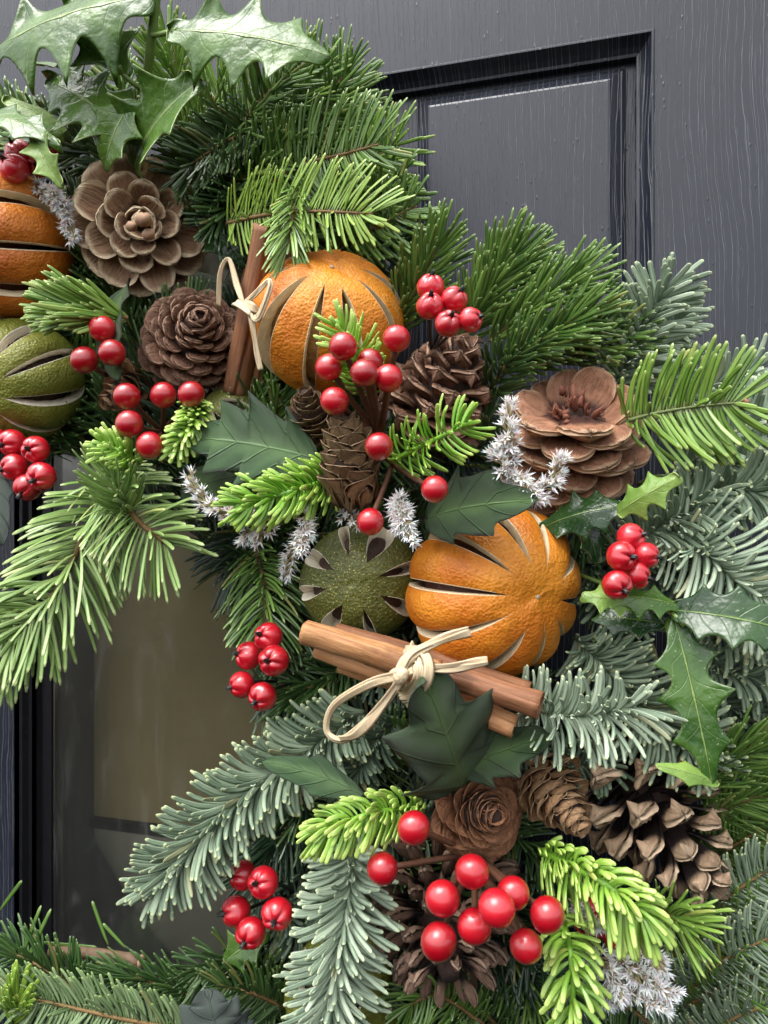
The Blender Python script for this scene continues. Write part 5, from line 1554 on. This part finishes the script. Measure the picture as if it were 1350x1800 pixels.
leaf(hs3, (1262, 1378, .098), (1152, 1346, .106), 24, 'holly_light', nrm=(.0, .6, .8), n=1, depth=.4, wave=.25, fold=-.3, seed=15, shape=.6)
hs4 = thing('holly_sprig', 'holly leaves with a pale green spiny lobe right of the torn pine cone', 'holly sprig', P(1060, 900, .075), 'holly sprigs')
stem_(hs4, [(1020, 930, .06), (1060, 905, .07), (1090, 900, .08)], 5)
leaf(hs4, (1085, 902, .082), (1196, 838, .092), 44, 'holly_light', nrm=(.1, .4, .9), n=2, depth=.58, wave=.3, fold=-.25, seed=20, shape=.5)
leaf(hs4, (1095, 890, .080), (950, 930, .072), 52, 'holly_dark', nrm=(.1, .5, .85), n=3, depth=.4, wave=.3, fold=-.2, seed=21, shape=.6)
leaf(hs4, (1010, 900, .070), (1050, 990, .070), 40, 'holly_dark', nrm=(.3, .4, .85), n=2, depth=.4, wave=.3, fold=.2, seed=22)
hs5 = thing('holly_leaf', 'holly leaf peeping out under the ribbed berries above the bottom rim', 'holly leaf', P(440, 1650, .06))
leaf(hs5, (470, 1640, .06), (392, 1692, .066), 46, 'holly', nrm=(-.2, .5, .85), n=2, depth=.5, wave=.3, fold=.2, seed=23, name='leaf_blade')
hs6 = thing('holly_leaf', 'dark holly leaf in the shade right of the large tan pine cone', 'holly leaf', P(400, 420, .05))
leaf(hs6, (365, 400, .055), (440, 470, .05), 46, 'holly_dark', nrm=(-.2, .3, .9), n=2, depth=.4, wave=.3, fold=.1, seed=24, name='leaf_blade')

# ================================================================== CLOTH LEAVES
GF = 'artificial cloth leaves'
fabric_leaf('large green cloth leaf left of the upright larch cone', (560, 808, .084), (340, 770, .094), 88, 'fabric', GF, nrm=(-.05, .25, 1), seed=31, shape=.55, n=3, depth=.40)
fabric_leaf('dark cloth leaf with a single red berry on it above the large orange', (750, 912, .090), (945, 880, .112), 72, 'fabric_dark', GF, nrm=(-.1, .3, .95), seed=32, shape=.65, peak=.4, n=2, depth=.3)
fabric_leaf('big dark cloth leaf with frayed lobes below the cinnamon bundle', (812, 1396, .082), (742, 1184, .126), 118, 'fabric_dark', GF, nrm=(.05, .35, .93), seed=33, shape=.55, n=2, depth=.46, fold=.05)
fabric_leaf('dark cloth lobe right of the big dark cloth leaf', (800, 1352, .088), (968, 1290, .098), 58, 'fabric_dark', GF, nrm=(.0, .4, .9), seed=34, shape=.6, n=2, depth=.35)
fabric_leaf('narrow folded cloth leaf pointing left over the blue-green branch', (640, 1400, .096), (462, 1338, .110), 38, 'fabric', GF, nrm=(.1, .7, .7), seed=35, shape=.7, n=1, depth=.25, fold=-.2)
fabric_leaf('grey-green cloth leaf standing up at the bottom edge', (390, 1850, .094), (366, 1738, .104), 74, 'fabric_grey', GF, nrm=(.1, .3, .95), seed=36, shape=.55, n=4, depth=.28)
fabric_leaf('grey cloth leaf at the left edge below the dark ribbed berries', (-30, 800, .085), (4, 958, .092), 34, 'fabric_grey', GF, nrm=(.4, .3, .85), seed=37, shape=.7, n=1, depth=.2)
fabric_leaf('dark folded cloth leaf hanging between lime berries and round cone', (225, 500, .070), (208, 668, .094), 46, 'fabric_dark', GF, nrm=(-.5, .1, .85), seed=38, shape=.6, n=2, depth=.4, fold=.25)
fabric_leaf('dark cloth leaf under the pair of berries at left of centre', (330, 830, .07), (420, 905, .075), 60, 'fabric_dark', GF, nrm=(0, .3, .95), seed=39, shape=.6, n=2, depth=.4)

# ================================================================== BERRIES
ribbed_pick('bunch of five ribbed red berries against the dark fir above the pointed pine cone',
            [(757, 504, 25, .096, (.1, .85, .4)), (756, 537, 25, .104, (.05, .7, .65)), (799, 526, 24, .100, (.5, .6, .5)), (788, 568, 25, .106, (.25, .55, .8)), (828, 562, 23, .104, (.85, .2, .5))], (758, 620, .07))
ribbed_pick('bunch of ribbed red berries over the holly at the right side',
            [(1110, 945, 26, .092, (.75, .25, .5)), (1093, 978, 27, .100, (.6, .0, .8)), (1137, 977, 24, .094, (.85, -.1, .5)), (1121, 1012, 24, .096, (.85, -.2, .5)), (1085, 1029, 27, .104, (.35, -.35, .85))], (1060, 1000, .06))
ribbed_pick('bunch of ribbed red berries hanging at the inner rim above the blue-green branch',
            [(471, 1119, 26, .088, (-.55, .3, .75)), (481, 1161, 28, .096, (-.35, .15, .9)), (436, 1152, 25, .082, (-.8, .2, .4)), (424, 1204, 24, .088, (-.85, -.15, .4)), (461, 1225, 26, .094, (-.5, -.3, .8))], (520, 1200, .05))
ribbed_pick('bunch of ribbed red berries under the tip of the large blue-green branch',
            [(426, 1539, 26, .086, (-.7, .2, .5)), (462, 1551, 28, .094, (-.4, .3, .85)), (414, 1602, 27, .088, (-.9, .0, .4)), (487, 1607, 29, .096, (-.1, -.1, 1)), (440, 1641, 28, .096, (-.35, -.3, .85))], (520, 1570, .05))
ribbed_pick('bunch of dark ribbed red berries under the gold dusted lime at the left edge',
            [(62, 790, 25, .090, (-.2, .0, .9)), (72, 838, 26, .094, (-.25, -.35, .85)), (21, 779, 25, .082, (-.4, -.2, .7)), (24, 822, 25, .086, (-.7, -.2, .6)), (48, 857, 25, .088, (-.3, -.6, .6)), (-8, 775, 24, .080, (-.3, .3, .7))], (20, 800, .05))
ribbed_pick('ribbed red berries under the curled holly leaf at the top left',
            [(24, 296, 26, .088, (-.5, .5, .7)), (32, 268, 24, .082, (-.3, .7, .6)), (80, 264, 22, .078, (.5, .5, .6)), (-8, 290, 24, .084, (-.3, .5, .7)), (66, 290, 22, .076, (.2, -.3, .8))], (50, 320, .05))
ribbed_pick('ribbed red berries half hidden under the fat lime plastic tip',
            [(1046, 1602, 24, .078, (.2, .3, .9)), (1086, 1645, 27, .080, (.5, -.1, .8)), (1062, 1628, 25, .076, (-.1, -.3, .8)), (1104, 1640, 22, .074, (.7, -.2, .5)), (1030, 1625, 22, .074, (-.5, 0, .7))], (1040, 1650, .05))

round_pick('three round red berries right of the gold dusted lime', [(180, 578, 24, .094), (197, 620, 24, .100), (148, 633, 24, .098)], (190, 660, .06))
round_pick('round red berries in a loose bunch above the small lime tips at left', [(223, 697, 24.5, .100), (227, 745, 25, .106), (263, 783, 24, .104), (287, 695, 24, .094), (336, 693, 24, .096)], (285, 760, .065))
round_pick('round red berries on brown stems in front of the upper orange', [(603, 609, 26, .116), (697, 595, 25, .108), (578, 646, 25, .108), (641, 656, 26, .120), (683, 665, 25, .114), (650, 636, 24, .108), (588, 705, 25, .112)], (668, 770, .070), stemr=6)
round_pick('single round red berries low on a brown stem round the dark cloth leaf', [(666, 785, 26, .120), (764, 860, 25, .118), (651, 917, 25, .108)], (690, 815, .085))
round_pick('largest bunch of round red berries in front of the dark spiky pine cone', [(727, 1455, 30, .116), (672, 1527, 28, .108), (830, 1532, 31, .122), (778, 1579, 31, .120), (873, 1596, 34, .130), (902, 1570, 29, .118), (834, 1628, 31, .118), (771, 1655, 33, .124), (962, 1608, 31, .122), (925, 1663, 30, .118)], (835, 1500, .078), stemr=6)

# ================================================================== WHITE DRIED FLOWERS
statice('white dried flower spike pointing up left over the dark glass', [[(470, 925, .085), (420, 905, .098), (370, 890, .102), (332, 836, .104)]], 24, 1, 1.5)
statice('white dried flowers under the lime plastic tip left of centre', [[(490, 895, .082), (470, 930, .09), (452, 945, .092)], [(540, 900, .088), (535, 930, .098), (530, 965, .102)], [(600, 900, .084), (620, 915, .09), (645, 915, .092)], [(560, 920, .07), (520, 960, .075), (500, 1010, .075)], [(430, 900, .08), (435, 925, .09), (432, 945, .092)]], 24, 2, 1.5)
statice('white dried flower head beside the lower single berry', [[(700, 870, .092), (708, 905, .106), (722, 948, .108)], [(700, 872, .092), (700, 900, .104), (700, 925, .106)]], 24, 3, 2.2)
statice('white dried flower spikes in front of the torn pine cone', [[(935, 890, .09), (890, 830, .106), (872, 800, .108)], [(900, 840, .098), (893, 770, .108), (896, 715, .108)], [(930, 885, .096), (965, 850, .106), (985, 808, .108)], [(900, 830, .1), (920, 850, .107), (945, 880, .108)]], 26, 4, 1.8)
statice('white dried flowers behind the dark orange at the left edge', [[(60, 330, .07), (110, 360, .078), (128, 420, .078)], [(50, 330, .07), (90, 340, .08), (118, 370, .08)]], 22, 5, 2.0)
statice('spray of white dried flowers at the bottom right under the plastic tip', [[(1020, 1620, .08), (1065, 1700, .092), (1090, 1745, .096)], [(1060, 1660, .08), (1130, 1720, .094), (1185, 1745, .098)], [(1060, 1690, .08), (1120, 1750, .092), (1165, 1765, .096)], [(1100, 1650, .08), (1145, 1680, .09), (1160, 1700, .092)], [(1010, 1640, .078), (1050, 1730, .09), (1075, 1760, .092)], [(1000, 1580, .075), (1035, 1610, .085), (1075, 1625, .088)]], 27, 6, 1.7)
